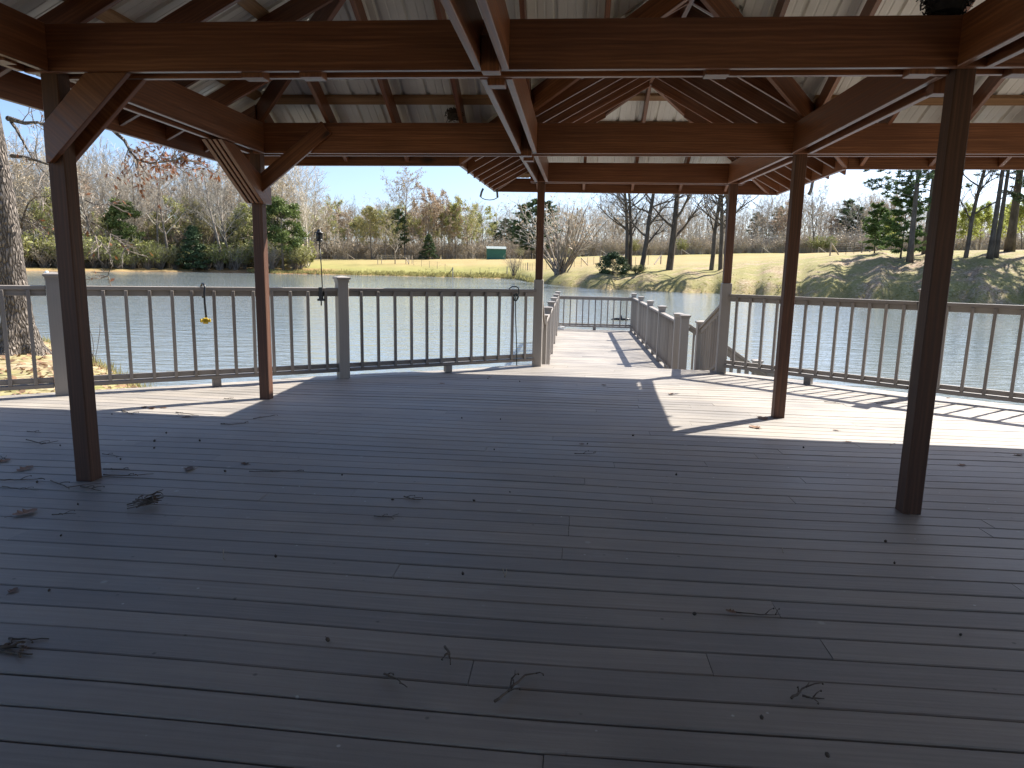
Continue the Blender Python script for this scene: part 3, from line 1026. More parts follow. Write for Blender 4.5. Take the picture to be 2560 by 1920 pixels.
def railing(a, b, label, n, za=None, zb=None, h=1.074, block=True, group='grey railing panels'):
    """a, b: ends (x, y) at the faces of the posts; za, zb: floor heights"""
    za = dz(a[1]) if za is None else za; zb = dz(b[1]) if zb is None else zb
    A_ = Vector((a[0], a[1], za)); B_ = Vector((b[0], b[1], zb))
    root = empty('railing', ((A_+B_)/2), label, 'railing', group)
    up = Vector((0, 0, 1)); d = (B_-A_); dh = Vector((d.x, d.y, 0)).normalized()
    ins = Vector((dh.y, -dh.x, 0))
    mid = Vector((0.8, 3, 0))-(A_+B_)/2
    if ins.dot(Vector((mid.x, mid.y, 0))) < 0: ins = -ins          # towards the people on the deck
    steep = abs(za-zb) > .1
    mk = MB(); mk.bar(A_+up*(h-.019), B_+up*(h-.019), .089, .038)
    mk.build('top_rail', M_RAIL, root, bevel=.003)
    mk = MB(); mk.bar(A_+up*(h-.0385-.03), B_+up*(h-.0385-.03), .038, .058)
    mk.build('upper_rail', M_RAIL, root, bevel=.003)
    lo = .125
    mk = MB(); mk.bar(A_+up*(lo+.032), B_+up*(lo+.032), .038, .05); mk.build('lower_rail', M_RAIL, root, bevel=.003)
    mk = MB(); mk.bar(A_+up*(lo-.022), B_+up*(lo-.022), .089, .038); mk.build('bottom_rail', M_RAIL, root, bevel=.003)
    for k in range(n):
        t = (k+.7)/(n+.4)+random.uniform(-.004, .004)
        p = A_+d*t + ins*(.019+.0165)
        mk = MB(); mk.bar(p+up*(lo-.002)+dh*random.uniform(-.004, .004), p+up*(h-.04)+dh*random.uniform(-.004, .004), .032, .032, up=ins)
        mk.build('baluster', M_RAIL, root, bevel=.003)
    if block:
        p = A_+d*.5; mk = MB(); mk.bar(p+up*.0, p+up*(lo-.041), .085, .085, up=ins); mk.build('support_block', M_RAIL, root, bevel=.003)
    return root


ang_l = math.atan2(1.70, 2.24); ang_r = math.atan2(-1.94, 2.52)
PA = (-2.705, 8.035); PB = (-4.985, 6.355)
dl = Vector((PA[0]-PB[0], PA[1]-PB[1])).normalized()
PC = (PB[0]-dl.x*2.84, PB[1]-dl.y*2.84)
rail_post(*PA, dz(PA[1]), 1.112, 'shaded grey railing post beside the lantern on its rod', ang_l)
rail_post(*PB, dz(PB[1]), 1.120, 'grey railing post half behind the near left timber post', ang_l)
rail_post(*PC, dz(PC[1]), 1.140, 'grey railing post at the far left end of the deck railing', ang_l)


def seg(p, q, cut=.066):
    p = Vector(p); q = Vector(q); d = (q-p).normalized(); return tuple(p+d*cut), tuple(q-d*cut)


railing(*seg(PA, P5, .075), 'shaded grey railing between the lantern post and the left post of the steps', 12)
railing(*seg(PB, PA), 'grey railing with a yellow plug hanging from it, left of the lantern', 13)
railing(*seg(PC, PB), 'short stretch of grey railing in front of the oak trunk', 13)
PD = (3.88, 8.08); dr = Vector((2.50, -2.0)).normalized(); PE = (PD[0]+dr.x*2.84, PD[1]+dr.y*2.84)
rail_post(*PD, dz(PD[1]), 1.12, 'grey railing post hidden behind the near right timber post', ang_r)
rail_post(*PE, dz(PE[1]), 1.13, 'grey railing post at the far right end of the deck railing', ang_r)
railing(*seg(P6, PD, .075), 'sunlit grey railing between the right post of the steps and the near right timber post', 12)
railing(*seg(PD, PE), 'sunlit grey railing right of the near right timber post', 12)

# ------------------------------------------------------------------ walkway, steps and landing
WZ = -.53
dock = empty('walkway', (.66, 15.4, WZ), 'long low walkway of pale grey boards reaching out over the pond', 'walkway')
mb = MB(); boards(mb, lambda y: (-.56, 1.86), 10.50, 20.55, lambda y: WZ, phase=.03, wave=False, minlen=2.5, maxlen=3.0)
mb.build('decking', M_DECK, dock)
mb = MB()
for x in (-.54, 1.84): mb.bar((x, 10.5, WZ-.14), (x, 20.5, WZ-.14), .038, .22)
mb.bar((-.5, 20.53, WZ-.14), (1.8, 20.53, WZ-.14), .038, .22)
mb.build('rim_joist', M_RAIL, dock)
LP = [10.55, 12.55, 14.55, 16.5, 18.45, 20.42]
RP = [11.72, 13.9, 16.05, 18.25, 20.42]
for i, y in enumerate(LP):
    mb = MB(); mb.box(-.5, -.38, y-.06, y+.06, -2.5, WZ-.26); mb.build('pile', M_RAIL, dock)
    mb = MB(); mb.box(1.69, 1.81, y-.06, y+.06, -2.5, WZ-.26); mb.build('pile', M_RAIL, dock)
XL, XR = -.44, 1.75
ORD = ['nearest', 'second', 'third', 'fourth', 'fifth']
ORDR = ['nearest', 'second', 'third', 'fourth']
for i, y in enumerate(LP[:-1]):
    rail_post(XL, y, WZ, WZ+1.09, ORD[i]+' post from the steps along the left railing of the walkway')
for i, y in enumerate(RP[:-1]):
    rail_post(XR, y, WZ, WZ+1.09, ORDR[i]+' post from the steps along the right railing of the walkway')
rail_post(XL, LP[-1], WZ, WZ+1.09, 'left corner post at the lake end of the walkway')
rail_post(XR, RP[-1], WZ, WZ+1.09, 'right corner post at the lake end of the walkway')
for i in range(5):
    railing((XL, LP[i]+.066), (XL, LP[i+1]-.066), ORD[i]+' panel from the steps of the left walkway railing', 9, WZ, WZ, .97)
for i in range(4):
    railing((XR, RP[i]+.066), (XR, RP[i+1]-.066), ORDR[i]+' panel from the steps of the right walkway railing', 10, WZ, WZ, .97)
railing((XL+.066, LP[-1]), (XR-.066, RP[-1]), 'railing panel across the lake end of the walkway', 11, WZ, WZ, .97)

st = empty('steps', (.75, 10.2, -.3), 'broad wooden steps from the deck down to the walkway', 'steps')
for k in range(2):
    mb = MB(); y = 9.93+k*.285; z = dz(9.92)-.139*(k+1)
    mb.box(-.5, 1.95, y, y+.27, z-.03, z); mb.build('tread', M_DECK, st)
    mb = MB(); mb.box(-.5, 1.95, y+.27, y+.285, z-.16, z-.031); mb.build('riser', M_RAIL, st)
for x in (-.52, 1.97):
    mb = MB(); mb.bar((x, 9.93, -.33), (x, 10.55, -.60), .038, .24); mb.build('stringer', M_RAIL, st)

# stair rails beside the steps
SP = (1.93, 10.62)
rail_post(*SP, WZ, WZ+1.05, 'grey post at the foot of the right stair rail, front of the side stair')
rail_post(1.80, 11.36, WZ, WZ+1.09, 'grey post at the head of the side stair, beside the walkway railing')


def stair_rail(a, b, za, zb, label, n):
    root = empty('stair_rail', (a[0], a[1], za), label, 'railing', 'sloping stair rails')
    A_ = Vector((a[0], a[1], za)); B_ = Vector((b[0], b[1], zb)); up = Vector((0, 0, 1)); d = B_-A_
    mk = MB(); mk.bar(A_+up*.93, B_+up*.93, .089, .038); mk.build('top_rail', M_RAIL, root, bevel=.003)
    mk = MB(); mk.bar(A_+up*.875, B_+up*.875, .038, .06); mk.build('upper_rail', M_RAIL, root, bevel=.003)
    mk = MB(); mk.bar(A_+up*.12, B_+up*.12, .06, .04); mk.build('bottom_rail', M_RAIL, root, bevel=.003)
    for k in range(n):
        p = A_+d*((k+.7)/(n+.4)); mk = MB(); mk.bar(p+up*.12, p+up*.87, .032, .032, up=(1, 0, 0)); mk.build('baluster', M_RAIL, root, bevel=.003)
    return root


stair_rail((P6[0]-.01, P6[1]+.07), (SP[0], SP[1]-.066), -.12, WZ+.02, 'sloping right stair rail from the deck down to the walkway', 8)
stair_rail((P5[0]+.02, P5[1]+.07), (XL, LP[0]-.066), -.12, WZ+.02, 'sloping left stair rail from the deck down to the walkway', 6)
stair_rail((1.87, 11.36), (2.93, 11.36), WZ+.0, WZ-.66, 'sloping rail of the side stair going down to the water, far side', 8)
stair_rail((1.99, 10.62), (2.93, 10.62), WZ-.02, WZ-.66, 'sloping rail of the side stair going down to the water, near side', 8)
for y, w_ in ((10.62, 'near'), (11.36, 'far')):
    rail_post(2.98, y, -1.9, -.13, 'low grey post standing in the water at the foot of the side stair, '+w_+' side')
st2 = empty('side_stair', (2.3, 11.0, -.8), 'narrow side stair descending from the walkway to the water', 'steps')
for k in range(4):
    mb = MB(); x = 1.88+k*.26; mb.box(x, x+.25, 10.66, 11.32, WZ-.16*(k+1)-.03, WZ-.16*(k+1)); mb.build('tread', M_DECK, st2)
for y in (10.64, 11.34):
    mb = MB(); mb.bar((1.87, y, WZ-.2), (2.95, y, WZ-.86), .038, .22); mb.build('stringer', M_RAIL, st2)


# ------------------------------------------------------------------ small things on and near the railing
def on_rail(px, py):
    """point on the line of the left railings for a sight line"""
    d = ray(px, py); t_ = None
    p0 = Vector((PB[0], PB[1])); n = Vector((-dl.y, dl.x))
    t_ = (p0.dot(n))/(Vector((d.x, d.y)).dot(n))
    return Vector((0, 0, EYE))+d*t_


# lantern-shaped bird feeder on a rod clamped to the railing
base = on_rail(806, 720)
feeder = empty('bird_feeder', base, 'black lantern shaped bird feeder on a thin rod clamped to the railing', 'bird feeder')
topp = on_rail(799, 612)
mb = MB(); mb.tube([base+Vector((0, 0, -.02)), base.lerp(topp, .55)+Vector((.003, 0, 0)), topp], [.0065, .006, .006], 8); mb.build('rod', M_BLACK, feeder, True)
mb = MB(); mb.box(base.x-.02, base.x+.02, base.y-.07, base.y-.03, base.z-.12, base.z+.01); mb.box(base.x-.035, base.x+.035, base.y-.08, base.y-.02, base.z-.145, base.z-.12); mb.tube([base+Vector((0, -.05, -.145)), base+Vector((0, -.05, -.2))], .008, 8); mb.build('clamp', M_BLACK, feeder)
c = topp; q_ = .60
def sc_(p): return [(r_*q_, z*q_) for r_, z in p]
mb = MB(); mb.lathe(c, sc_([(.0, .075), (.05, .078), (.062, .085), (.062, .10), (.055, .10), (.062, .115), (.064, .20), (.055, .222), (.0, .222)]), 18); mb.build('reservoir', M_BLACK, feeder, True)
mb = MB(); mb.lathe(c, sc_([(.0, .214), (.095, .217), (.098, .223), (.05, .240), (.035, .255), (.033, .275), (.022, .288), (0, .290)]), 18); mb.build('lid', M_BLACK, feeder, True)
mb = MB(); mb.lathe(c, sc_([(0, .062), (.085, .066), (.088, .074), (.05, .080), (0, .080)]), 18); mb.build('tray', M_BLACK, feeder, True)
for q in range(4):
    an = q*math.pi/2+.5; e = Vector((math.cos(an), math.sin(an), 0))*q_
    mb = MB(); mb.tube([c+Vector((0, 0, -.02)), c+e*.05+Vector((0, 0, .01)), c+e*.098+Vector((0, 0, .044)), c+e*.102+Vector((0, 0, .09)), c+e*.09+Vector((0, 0, .131))], .003, 6)
    mb.build('cage_wire', M_BLACK, feeder)
mb = MB(); mb.tube([topp+Vector((0, 0, -.05)), topp+Vector((0, 0, .045))], .008, 8); mb.build('socket', M_BLACK, feeder)

# black extension lead with a yellow triple plug
t0 = on_rail(507, 722); ins = Vector((dl.y, -dl.x, 0)).normalized()
lead = empty('extension_lead', t0, 'short black extension lead with a yellow plug hung over the left railing', 'extension lead')
pts = [(510, 745, -.07), (507, 728, -.065), (505, 714, -.05), (506, 709, .0), (509, 711, .05), (510, 719, .07), (508, 735, .075), (509, 755, .075), (511, 775, .075), (513, 795, .075)]
mb = MB(); mb.tube([on_rail(a, b_)+ins*k for a, b_, k in pts], .011, 8); mb.build('cable', M_BLACK, lead, True)
pc = on_rail(511, 800)+ins*.077
mb = MB()
u3 = Vector((dl.x, dl.y, 0))
mb.bar(pc-u3*.047, pc+u3*.047, .04, .034); mb.bar(pc+Vector((0, 0, .03)), pc-Vector((0, 0, .034)), .05, .04, up=ins)
mb.bar(pc-u3*.052+Vector((0, 0, .0)), pc-u3*.036, .046, .04); mb.bar(pc+u3*.036, pc+u3*.052, .046, .04)
mb.build('plug', M_YELLOW, lead, bevel=.006)

# dark cord looped over the railing near the steps
q0 = Vector((PA[0], PA[1])); dl2 = (Vector(P5)-q0).normalized()


def on_rail2(px, py):
    d = ray(px, py); n = Vector((-dl2.y, dl2.x)); return Vector((0, 0, EYE))+d*(q0.dot(n)/Vector((d.x, d.y)).dot(n))


in2 = Vector((dl2.y, -dl2.x, 0))
cp = [(1281, 752, .06), (1283, 740, .07), (1290, 733, .075), (1289, 720, .075), (1286, 716, .05), (1281, 716, 0), (1279, 722, -.06), (1281, 730, -.06)]
mb = MB(); mb.tube([on_rail2(a, b_)+in2*k for a, b_, k in cp], .008, 7)
mb.tube([on_rail2(a, b_)+in2*.078 for a, b_ in ((1276, 738), (1283, 733), (1289, 742), (1284, 751), (1277, 746), (1280, 735), (1287, 739), (1283, 752))], .008, 7)
mb.tube([on_rail2(a, b_)+in2*.07 for a, b_ in ((1282, 750), (1282, 790), (1284, 840), (1285, 880), (1285, 912))], .007, 7)
co = mb.build('cord', M_CORD, None, True); tag(co, 'dark cord looped over the railing and hanging down beside the steps', 'cord')

# hose loops hanging from the bay fascia
mb = MB()
Yh = BFY-.15
hp = [(1208, 471), (1204, 480), (1201, 492)]
mb.tube([depth_pt(a, b_, Yh) for a, b_ in hp], .016, 8)
mb.tube([depth_pt(a, b_, Yh+.0) for a, b_ in ((1236, 450), (1241, 468), (1243, 482), (1244, 494))], .016, 8)
mb.tube([depth_pt(a, b_, Yh) for a, b_ in ((1201, 492), (1206, 496), (1214, 499), (1224, 500), (1234, 499), (1244, 494))], .006, 6)
ho = mb.build('hanging_swing_hook', M_RUST, None, True); tag(ho, 'bent grey rod with a wire loop hanging under the left corner of the bay eaves', 'hook')
mb = MB(); mb.tube([depth_pt(a, b_, 9.2) for a, b_ in ((2032, 452), (2030, 466), (2027, 477), (2022, 487))], [.018, .018, .02, .022], 8)
ho = mb.build('hanging_hose', M_RUST, None, True); tag(ho, 'short grey rod end hanging under the right bay eaves behind a post', 'hose')


# nests
def nest(c, rx, ry, rz, n, mat, name, label):
    mb = MB()
    for _ in range(n):
        a = random.uniform(0, 6.28); h = random.uniform(-1, 1); r_ = math.sqrt(max(0, 1-h*h*.8))
        p = Vector((math.cos(a)*r_*rx, math.sin(a)*r_*ry, h*rz))*random.uniform(.6, 1.0)
        t = Vector((-math.sin(a), math.cos(a), random.uniform(-.5, .5))).normalized()*random.uniform(.3, .9)*max(rx, ry)
        mb.tube([c+p-t*.5, c+p*1.05, c+p+t*.5+Vector((0, 0, random.uniform(-.02, .02)))], random.uniform(.002, .005), 4)
    i0 = len(mb.v); mb.lathe(c, [(0, -rz*.8), (rx*.6, -rz*.7), (rx*.75, 0), (rx*.5, rz*.6), (0, rz*.7)], 12)
    o = mb.build(name, mat); return tag(o, label, 'nest')


nc = depth_pt(1138, 304, 6.55); nest(Vector((nc.x, 6.50, 2.61)), .085, .06, .055, 120, M_NEST, 'bird_nest', 'small straw bird nest tucked on the middle cross beam below the roof sheets')
nest(Vector((1.80, 3.90, 2.635)), .13, .07, .10, 260, M_NESTD, 'bird_nest', 'large dark ragged nest on top of the near cross beam at the right post')


# ------------------------------------------------------------------ litter on the deck
def wiggle(a, b, n=5, amp=.02):
    a = Vector(a); b = Vector(b); d = b-a
    s = Vector((-d.y, d.x, 0))
    s = s.normalized() if s.length > 1e-6 else Vector((1, 0, 0))
    return [a+d*(k/n)+s*random.uniform(-amp, amp)*(0 if k in (0, n) else 1) for k in range(n+1)]


def twig(pts_px, rad=.006, label='thin dark twig lying on the shaded deck boards', group='dry twigs on the deck', forks=2, mat=None):
    P_ = [deck_pt(*p)+Vector((0, 0, rad*1.2+.004)) for p in pts_px]
    full = []
    for a, b_ in zip(P_, P_[1:]): full += wiggle(a, b_, 4, min(.008, .045*(b_-a).length))[:-1]
    full.append(P_[-1])
    mb = MB(); n = len(full)
    mb.tube(full, [rad*(1.1-.7*k/(n-1)) for k in range(n)], 6)
    for _ in range(forks):
        k = random.randrange(1, n-1); a = full[k]
        d = (full[k+1]-full[k-1]).normalized(); an = random.choice((-1, 1))*random.uniform(.4, .9)
        d = Vector((d.x*math.cos(an)-d.y*math.sin(an), d.x*math.sin(an)+d.y*math.cos(an), .12))
        L = random.uniform(.02, .07)
        mb.tube([a, a+d*L*.5+Vector((0, 0, .006)), a+d*L+Vector((0, 0, .004))], [rad*.7, rad*.5, rad*.35], 5)
        mb.lathe(a+d*L, [(0, -.004), (rad*.9, 0), (0, .006)], 6)
    o = mb.build('twig', mat or M_TWIG, None, True); tag(o, label, 'twig', group)
    return o


TW = [[(259, 1190), (320, 1192), (384, 1188)], [(259, 1176), (324, 1177)], [(127, 1204), (168, 1222), (253, 1211)], [(6, 1219), (50, 1226), (98, 1228)],
      [(0, 1203), (50, 1203), (110, 1200)], [(66, 1102), (104, 1113), (146, 1105)], [(68, 1081), (103, 1084)], [(552, 1062), (580, 1063), (622, 1060)], [(633, 1049), (688, 1040)],
      [(623, 1181), (690, 1182), (760, 1178)], [(256, 1137), (308, 1145)], [(202, 1220), (253, 1231)], [(305, 1027), (320, 1035), (334, 1038)],
      [(440, 1033), (460, 1036), (497, 1041)], [(0, 1157), (17, 1141)], [(23, 1602), (45, 1604), (123, 1603)],
      [(1112, 1622), (1124, 1640), (1126, 1668)], [(1236, 1760), (1275, 1728), (1288, 1682)], [(1276, 1728), (1312, 1694), (1349, 1688)],
      [(960, 1690), (990, 1702), (1018, 1724)], [(1010, 1244), (1034, 1252), (1052, 1253)], [(935, 1293), (975, 1296), (997, 1287)], [(1840, 1535), (1900, 1541), (1950, 1541)],
      [(1436, 1136), (1465, 1137), (1490, 1135)], [(1978, 1752), (2000, 1735), (2022, 1712)], [(2005, 1745), (2030, 1752), (2060, 1753)], [(130, 1290), (190, 1287)],
      [(560, 998), (590, 1000)], [(2060, 1005), (2110, 1012)], [(2190, 1010), (2240, 1008)]]
for t_ in TW: twig(t_, random.uniform(.0028, .0046))
twig([(0, 1628), (30, 1626), (62, 1624)], .008, 'thick dark stick at the left edge of the deck with a bud cluster', forks=3)
twig([(0, 1634), (40, 1641), (82, 1643)], .006, 'curved twig lying just below the thick stick at the left edge', forks=1)
for a, b_ in (((558, 1378), (562, 1404)), ((1257, 1426), (1262, 1444)), ((1262, 1446), (1266, 1424)), ((1955, 1372), (1958, 1386)), ((2225, 1115), (2238, 1108))):
    twig([a, b_], .0025, 'pale pine needle lying on the deck boards', 'pine needles on the deck', 0, M_NEEDLE)
# a nest-like heap of sticks
pc = deck_pt(370, 1262)
mb = MB()
for _ in range(26):
    a = random.gauss(.3, .7); L = random.uniform(.05, .16)
    o_ = Vector((random.gauss(0, .03), random.gauss(0, .03), random.uniform(.006, .05)))
    d = Vector((math.cos(a), math.sin(a)*.8, random.uniform(-.1, .35)))*L/2
    r_ = random.uniform(.002, .0042)
    p = pc+o_-d; q = pc+o_+d; p.z = max(p.z, dz(p.y)+.006); q.z = max(q.z, dz(q.y)+.006)
    mb.tube([p, (p+q)/2+Vector((0, random.uniform(-.01, .01), .004)), q], [r_, r_, r_*.5], 5)
o = mb.build('twig_heap', M_TWIG, None, True); tag(o, 'small heap of dry sticks on the deck right of the near left post', 'twigs')


def leaf_mesh(lobes=3, L=.11, curl=.35):
    mb = MB(); n = 10; up = []; lo = []
    for k in range(n+1):
        t = k/n
        w = math.sin(math.pi*t)**.7*.32*(1+.38*math.cos(lobes*2*math.pi*t+math.pi))
        z = curl*((t-.5)**2)*.8
        up.append(Vector(((t-.5)*L, w*L, z*L+curl*w*w*L*1.8))); lo.append(Vector(((t-.5)*L, -w*L, z*L+curl*w*w*L*1.4)))
    md = [Vector(((k/n-.5)*L, 0, curl*((k/n-.5)**2)*.8*L)) for k in range(n+1)]
    for k in range(n):
        mb.quad(md[k], md[k+1], up[k+1], up[k]); mb.quad(lo[k], lo[k+1], md[k+1], md[k])
        for s_ in (Vector((0, 0, -.0012)),):
            mb.quad(up[k]+s_, up[k+1]+s_, md[k+1]+s_, md[k]+s_); mb.quad(md[k]+s_, md[k+1]+s_, lo[k+1]+s_, lo[k]+s_)
    mb.tube([Vector((-.5*L, 0, .001)), Vector((-.62*L, .02*L, .004)), Vector((-.78*L, .05*L, .002))], .0012, 4)
    return mb


LEAF = []
for lb, ln, cu in ((3, .11, .25), (4, .12, .35), (2, .09, .5)):
    me = leaf_mesh(lb, ln, cu).mesh('dead_leaf'); me.materials.append(M_DEADLEAF); LEAF.append(me)


def leaf(px, py, s=1., label='curled brown dead leaf on the deck boards', group='dead leaves on the deck'):
    p = deck_pt(px, py); o = bpy.data.objects.new('dead_leaf', random.choice(LEAF)); COL.objects.link(o)
    o.location = p+Vector((0, 0, .004*s)); o.rotation_euler = (random.uniform(-.08, .08), random.uniform(-.08, .08), random.uniform(0, 6.3)); o.scale = (s*.8,)*3
    return tag(o, label, 'leaf', group)


for (x, y, s) in ((63, 1174, 1.2), (473, 1174, .9), (63, 1285, 1.25), (9, 1154, 1), (1887, 1070, 1.3), (1907, 1048, 1.3), (1678, 986, 1.1), (1454, 1111, .6), (2404, 1165, .9), (2546, 1140, 1.0), (1829, 1531, .5),
                  (380, 1022, 1.2), (360, 1020, 1.0), (612, 1161, .8), (466, 1043, .9), (408, 1020, .8), (33, 1478, .5), (1105, 960, .7), (1224, 943, .7), (1510, 963, .8), (2210, 988, .8), (2090, 1076, .6), (58, 1626, .6), (2120, 1105, .6), (2370, 995, .7)):
    leaf(x, y, s)


def acorn_mesh():
    mb = MB(); mb.lathe((0, 0, .009), [(0, -.009), (.006, -.007), (.009, 0), (.0085, .007), (.004, .012), (0, .013)], 8)
    mb.tube([(0, 0, .02), (.003, .001, .027)], .0013, 4); return mb


ACM = acorn_mesh().mesh('acorn'); ACM.materials.append(M_ACORN)
AC = [(383, 1122), (380, 1131), (500, 1105), (516, 1167), (566, 1180), (305, 1208), (93, 1208), (67, 1140), (152, 1116), (467, 1231), (196, 1264), (682, 1286), (415, 1085), (692, 1088), (280, 1037), (390, 1032), (302, 1150), (52, 1234), (385, 1106), (248, 1226),
      (1251, 1050), (1300, 955), (1221, 947), (1155, 1047), (1236, 1126), (1470, 1110), (1690, 1190), (1276, 1234), (1188, 1255), (985, 1250), (151, 1342), (121, 1480), (1733, 1536), (2400, 1590), (690, 1395), (823, 1606), (1158, 1440), (2213, 1355), (2236, 1412), (1905, 1800), (2072, 1895), (1580, 1090), (2010, 1120), (855, 1190), (1640, 1310), (640, 1650), (520, 1560), (1460, 1800), (2330, 1836)]
for x, y in AC[:20:2]+AC[20:44]:
    p = deck_pt(x, y); o = bpy.data.objects.new('acorn', ACM); COL.objects.link(o)
    s = random.uniform(.55, .9); o.scale = (s, s, s); o.location = p+Vector((0, 0, .003)); o.rotation_euler = (random.uniform(0, 1.4), random.uniform(-.4, .4), random.uniform(0, 6))
    tag(o, 'small dark acorn lying on the deck boards', 'acorn', 'acorns scattered on the deck')

# ------------------------------------------------------------------ trees
def rnd_unit():
    v = Vector((random.gauss(0, 1), random.gauss(0, 1), random.gauss(0, 1))); return v.normalized()


def limb(mb, p, d, L, r_, level, cfg, tips):
    """one tapering, wandering limb and its children"""
    n = cfg['seg'][level]
    pts = [p]; rad = [r_]; q = p.copy(); dd = d.copy()
    for k in range(n):
        dd = (dd+rnd_unit()*cfg['wob'][level]+Vector((0, 0, cfg['up'][level]))).normalized()
        q = q+dd*(L/n); pts.append(q.copy()); rad.append(max(r_*(1-(k+1)/n*cfg['tap'][level]), cfg['rmin']))
    mb.tube(pts, rad, cfg['sides'][level], m=0 if level == 0 else 1, cap=False)
    if level+1 >= cfg['levels']:
        tips.append(pts[-1]); tips.append(pts[-2]); return
    nc = cfg['kids'][level]
    nc = max(1, int(nc*random.uniform(.75, 1.25)))
    t0 = cfg['start'][level]
    for c in range(nc):
        t = t0+(1-t0)*(c+random.random())/nc
        i = min(n-1, int(t*n)); f = t*n-i
        o_ = pts[i].lerp(pts[i+1], f); ax = (pts[i+1]-pts[i]).normalized()
        sd = rnd_unit(); sd = (sd-ax*sd.dot(ax)).normalized()
        if level == 0 and cfg.get('spin'):
            an = c*2.4+random.random()*.8; sd = Vector((math.cos(an), math.sin(an), 0))
        ang = random.uniform(*cfg['ang'][level])
        nd = ax*math.cos(ang)+sd*math.sin(ang)
        L2 = L*cfg['len'][level]*random.uniform(.7, 1.2)*(1.15-.6*t if level == 0 else 1-.45*t)
        r2 = max(cfg['rmin'], min(rad[i]*.62, rad[i]*cfg['rr'][level]))
        limb(mb, o_, nd, L2, r2, level+1, cfg, tips)


def bare_tree(H=18, cfg=None, buds=0, bud_size=.14, lean=(0, 0), r0=None, seed=0, bud_spread=.5):
    random.seed(seed)
    c = dict(levels=5, seg=[9, 6, 4, 3, 2], wob=[.07, .16, .2, .25, .25], up=[.03, .07, .05, .03, .02], tap=[.82, .85, .85, .8, .6],
             sides=[8, 5, 4, 3, 3], kids=[14, 6, 5, 3], start=[.34, .25, .2, .15], ang=[(.45, .95), (.4, .9), (.4, 1.0), (.4, 1.0)], len=[.42, .5, .5, .55], rr=[.5, .6, .6, .7], rmin=.009, spin=True)
    if cfg: c.update(cfg)
    mb = MB(); tips = []
    d = Vector((lean[0], lean[1], 1)).normalized()
    limb(mb, Vector((0, 0, -.15)), d, H, r0 or H*.0145, 0, c, tips)
    lf = MB()
    if buds:
        for _ in range(buds):
            t = random.choice(tips); p = t+rnd_unit()*random.uniform(0, bud_spread)
            a = rnd_unit(); b = a.cross(rnd_unit()).normalized(); s = bud_size*random.uniform(.5, 1.3)
            lf.quad(p-a*s-b*s*.45, p+a*s-b*s*.45, p+a*s*.8+b*s*.45, p-a*s*.8+b*s*.45)
    return mb, lf


def split_parts(mb, names, mats):
    """one builder with material indices 0/1 into two meshes"""
    out = []
    f0 = np.cumsum([0]+[len(f) for f in mb.f])
    for k in range(2):
        m2 = MB(); used = {}
        for i, f in enumerate(mb.f):
            if mb.mi[i] != k: continue
            g = []
            for v in f:
                if v not in used: used[v] = len(m2.v); m2.v.append(mb.v[v])
                g.append(used[v])
            m2.f.append(tuple(g)); m2.uv += mb.uv[f0[i]:f0[i+1]]; m2.mi.append(0)
        me = m2.mesh(names[k]); me.materials.append(mats[k])
        me.polygons.foreach_set('use_smooth', [True]*len(me.polygons))
        out.append(me)
    return out


class Proto:
    """meshes of one tree kind, planted as Empty > trunk, crown, foliage"""
    def __init__(s, mb, lf, bark, twigm, leafm, twigname='branches', leafname='foliage'):
        s.me = split_parts(mb, ('trunk', twigname), (bark, twigm)); s.names = ['trunk', twigname]
        if lf.f:
            me = lf.mesh(leafname); me.materials.append(leafm); s.me.append(me); s.names.append(leafname)
        s.raw = (mb, lf)
        zz = np.array([v[2] for v in mb.v]+([v[2] for v in lf.v] or [0]))
        s.H = float(np.percentile(zz, 99.6))

    def plant(s, name, x, y, z, h, rz, label, cat, group=None, wid=1.0):
        o = empty(name, (x, y, z), label, cat, group, rz); k = h/s.H
        for me, nm in zip(s.me, s.names):
            c = bpy.data.objects.new(nm, me); COL.objects.link(c); c.parent = o
            c.scale = (k*wid, k*wid, k)
        return o


def blob_tree(H, prof, n, size, seed, trunk_r, clear, clump=.55, nc=70, flat=.6, branches=True, droop=-.1):
    """evergreen: clumps of small leaf faces held on limbs; prof(t) -> crown radius at height fraction"""
    random.seed(seed); mb = MB(); lf = MB()
    mb.tube([(0, 0, -.2), (random.uniform(-.05, .05)*H*.2, 0, H*.5), (0, 0, H*.97)], [trunk_r*1.15, trunk_r*.7, .02], 8, 0)
    cl = []
    for _ in range(nc):
        t = clear+(1-clear)*random.random()**.9
        r_ = prof((t-clear)/(1-clear))*math.sqrt(random.uniform(.15, 1)); a = random.uniform(0, 6.28)
        c = Vector((math.cos(a)*r_, math.sin(a)*r_, t*H)); cl.append(c)
        if branches:
            b0 = Vector((0, 0, max(.1, t*H-r_*.35)))
            mb.tube([b0, b0.lerp(c, .5)+Vector((0, 0, .1*r_)), c], [max(.015, trunk_r*.22), .02, .008], 4, 1, False)
    for _ in range(n):
        c = random.choice(cl)
        v = rnd_unit(); rr = random.random()**.5*clump*random.uniform(.6, 1.3)
        p = c+Vector((v.x*rr, v.y*rr, v.z*rr*flat))
        a = (rnd_unit()+v*.8).normalized(); b = a.cross(rnd_unit()).normalized(); s = size*random.uniform(.55, 1.35)
        lf.quad(p-a*s*.5-b*s*.28, p+a*s*.5-b*s*.20, p+a*s*.6+b*s*.18, p-a*s*.4+b*s*.28)
    return mb, lf


